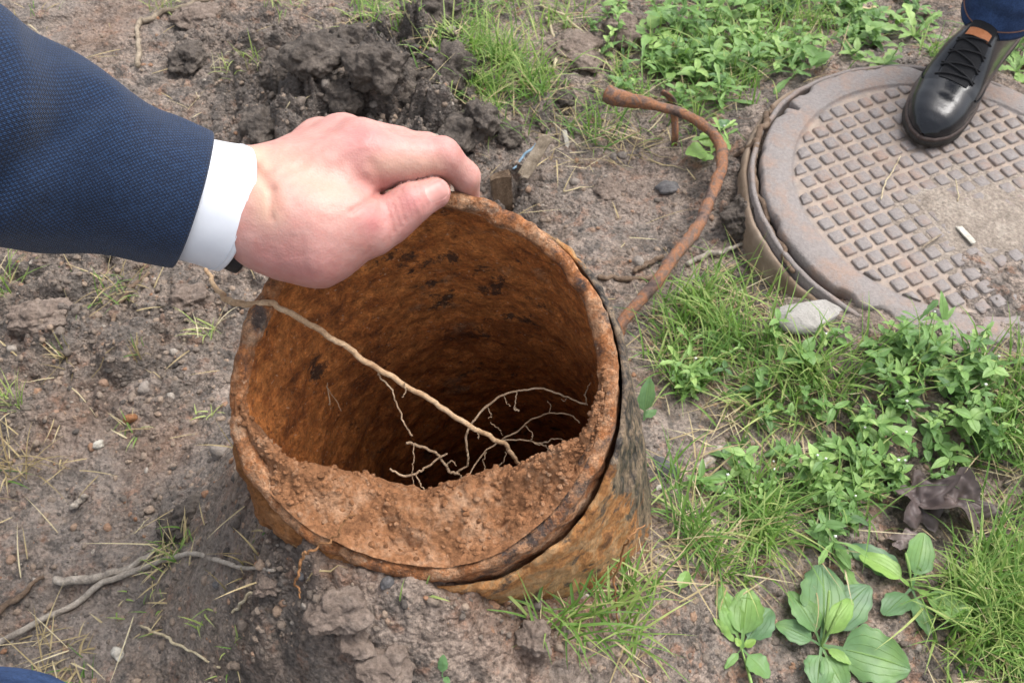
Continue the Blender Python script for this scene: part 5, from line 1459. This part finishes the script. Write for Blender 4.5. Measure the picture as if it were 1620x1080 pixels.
CL = 'clods of turned earth'
for k, (lab, px, py, s, m, z) in enumerate([
    ('large dark clod at the top edge right of the sparse grass', 690, 24, .042, 'clod', .8), ('pinkish earth clod sitting in the weeds at the top', 990, 66, .040, 'clod_p', .7), ('big dark clod above the knuckles of the hand', 655, 140, .048, 'clod', .7), ('dark lump left of the big clod above the hand', 450, 125, .040, 'clod', .8),
    ('flat pale clod in the grass below the bleached stem', 905, 85, .050, 'clod_p', .35), ('dark clod next to the stake behind the pipe', 735, 215, .038, 'clod', .7), ('lumpy clod at the bottom below the pipe lip', 540, 960, .024, 'clod_p', .55), ('small brown clod at the bottom in front of the lumpy clod', 560, 1010, .018, 'clod_p', .6),
    ('dark clod on the ground between rod and manhole', 1178, 345, .030, 'clod', .7), ('brown clod under the edge of the jacket cuff', 300, 475, .024, 'clod_p', .6), ('grey clod beside the yellow green tuft', 268, 838, .018, 'clod', .6), ('small dark clod right above the yellow green tuft', 300, 815, .020, 'clod', .5),
    ('crumbly clod at the foot of the pipe crust', 425, 925, .014, 'clod_p', .5), ('flattish brown clod below the pipe on the right', 845, 1005, .016, 'clod_p', .5), ('reddish clod near the bottom edge of the photo', 618, 1050, .024, 'clod_p', .45), ('dark round clod behind the dry grass at the top', 890, 168, .022, 'clod', .8),
    ('low brown clod in the bare soil left of the rod', 965, 300, .020, 'clod_p', .4), ('dark clod beside the top of the jacket sleeve', 300, 95, .030, 'clod', .6), ('reddish clod at the top left behind the sleeve', 312, 28, .034, 'clod_p', .4), ('dark clod touching the wrist at the cuff', 420, 205, .034, 'clod', .7),
    ('clod with roots behind the index knuckle', 800, 215, .028, 'clod', .7), ('dark clod directly above the thumb side knuckle of the hand', 600, 112, .040, 'clod', .8), ('dark clod between the sparse grass and the turned mud', 560, 70, .036, 'clod', .7),
    ('tall dark clod left of the bright grass patch', 708, 120, .040, 'clod', .9), ('rough dark clod just above the highest knuckle', 540, 158, .030, 'clod', .8), ('dark clod at the edge of the bright grass above the stake', 760, 190, .030, 'clod', .8), ('wide dark clod in the middle of the turned mud', 500, 90, .044, 'clod', .6), ('dark clod at the left edge below the sleeve', 60, 500, .030, 'clod_p', .4)]):
    rock('earth_clod', lab, 'clod', px, py, s, s * .8, s * z, M[m], 400 + k, k * 2.1, 5, .12, CL, rough=.62)

def dead_leaf(label, px, py, size, rot, seed, tint, curl=1.0, cat='leaf', name='dead_leaf', group='fallen dead leaves', mat=None, lobes=5):
    c = g1(px, py, .006); n, m = 40, 40
    u, a = np.meshgrid(np.linspace(.02, 1, n), np.linspace(0, 2 * np.pi, m, endpoint=False), indexing='ij')
    rr = size * u * (.72 + .16 * np.cos(a * lobes + seed) + .10 * np.cos(a * 9 + 2 * seed) + .06 * fbm2(np.cos(a) * 5, np.sin(a) * 5, 3, seed))
    x, y = rr * np.cos(a), .72 * rr * np.sin(a)
    z = curl * size * (.30 * fbm2(x / size * 2.1 + seed, y / size * 2.1, 3, seed) + .25 * u ** 2 * np.sin(a * 2 + seed) + .10 * np.abs(np.sin(x / size * 6)))
    z = np.maximum(z - z.min() * .5, -.004)
    cs, sn = math.cos(rot), math.sin(rot); X, Y = x * cs - y * sn, x * sn + y * cs
    V = np.stack([X, Y, z], -1).reshape(-1, 3) + c
    V[:, 2] = np.maximum(V[:, 2], hfast(V[:, 0], V[:, 1]) + .001)
    col = np.stack([np.clip(tint + .3 * fbm2(x / size * 4, y / size * 4, 3, seed + 3), 0, 1), (y / size * .9 + .5), u], -1).reshape(-1, 3)
    tag(build(name, V, grid_faces(n, m, True), mat or M['dead'], loc=tuple(c), col=col), label, cat, group)
dead_leaf('crumpled dark brown dead leaf, its left lobe folded, among the weeds', 1452, 800, .046, .9, 3, .38)
dead_leaf('shiny curled dark brown dead leaf, right half, among the weeds', 1505, 806, .050, -.4, 5, .48, 1.1)
dead_leaf('small grey scrap of dead leaf below the crumpled brown one', 1430, 862, .024, .2, 7, .8, .7)
dead_leaf('pale dry leaf lying in the weeds left of the trouser leg', 1375, 28, .036, .5, 9, .6, .8, mat=M['dry'])
dead_leaf('tan dry leaf fragment on bare soil by the pebbles', 1228, 735, .015, 1.5, 11, .3, .6, mat=M['dry'])
dead_leaf('orange flake on the ground near the rim of the manhole', 1216, 742, .010, 1.0, 13, .2, .6, mat=M['dry'])
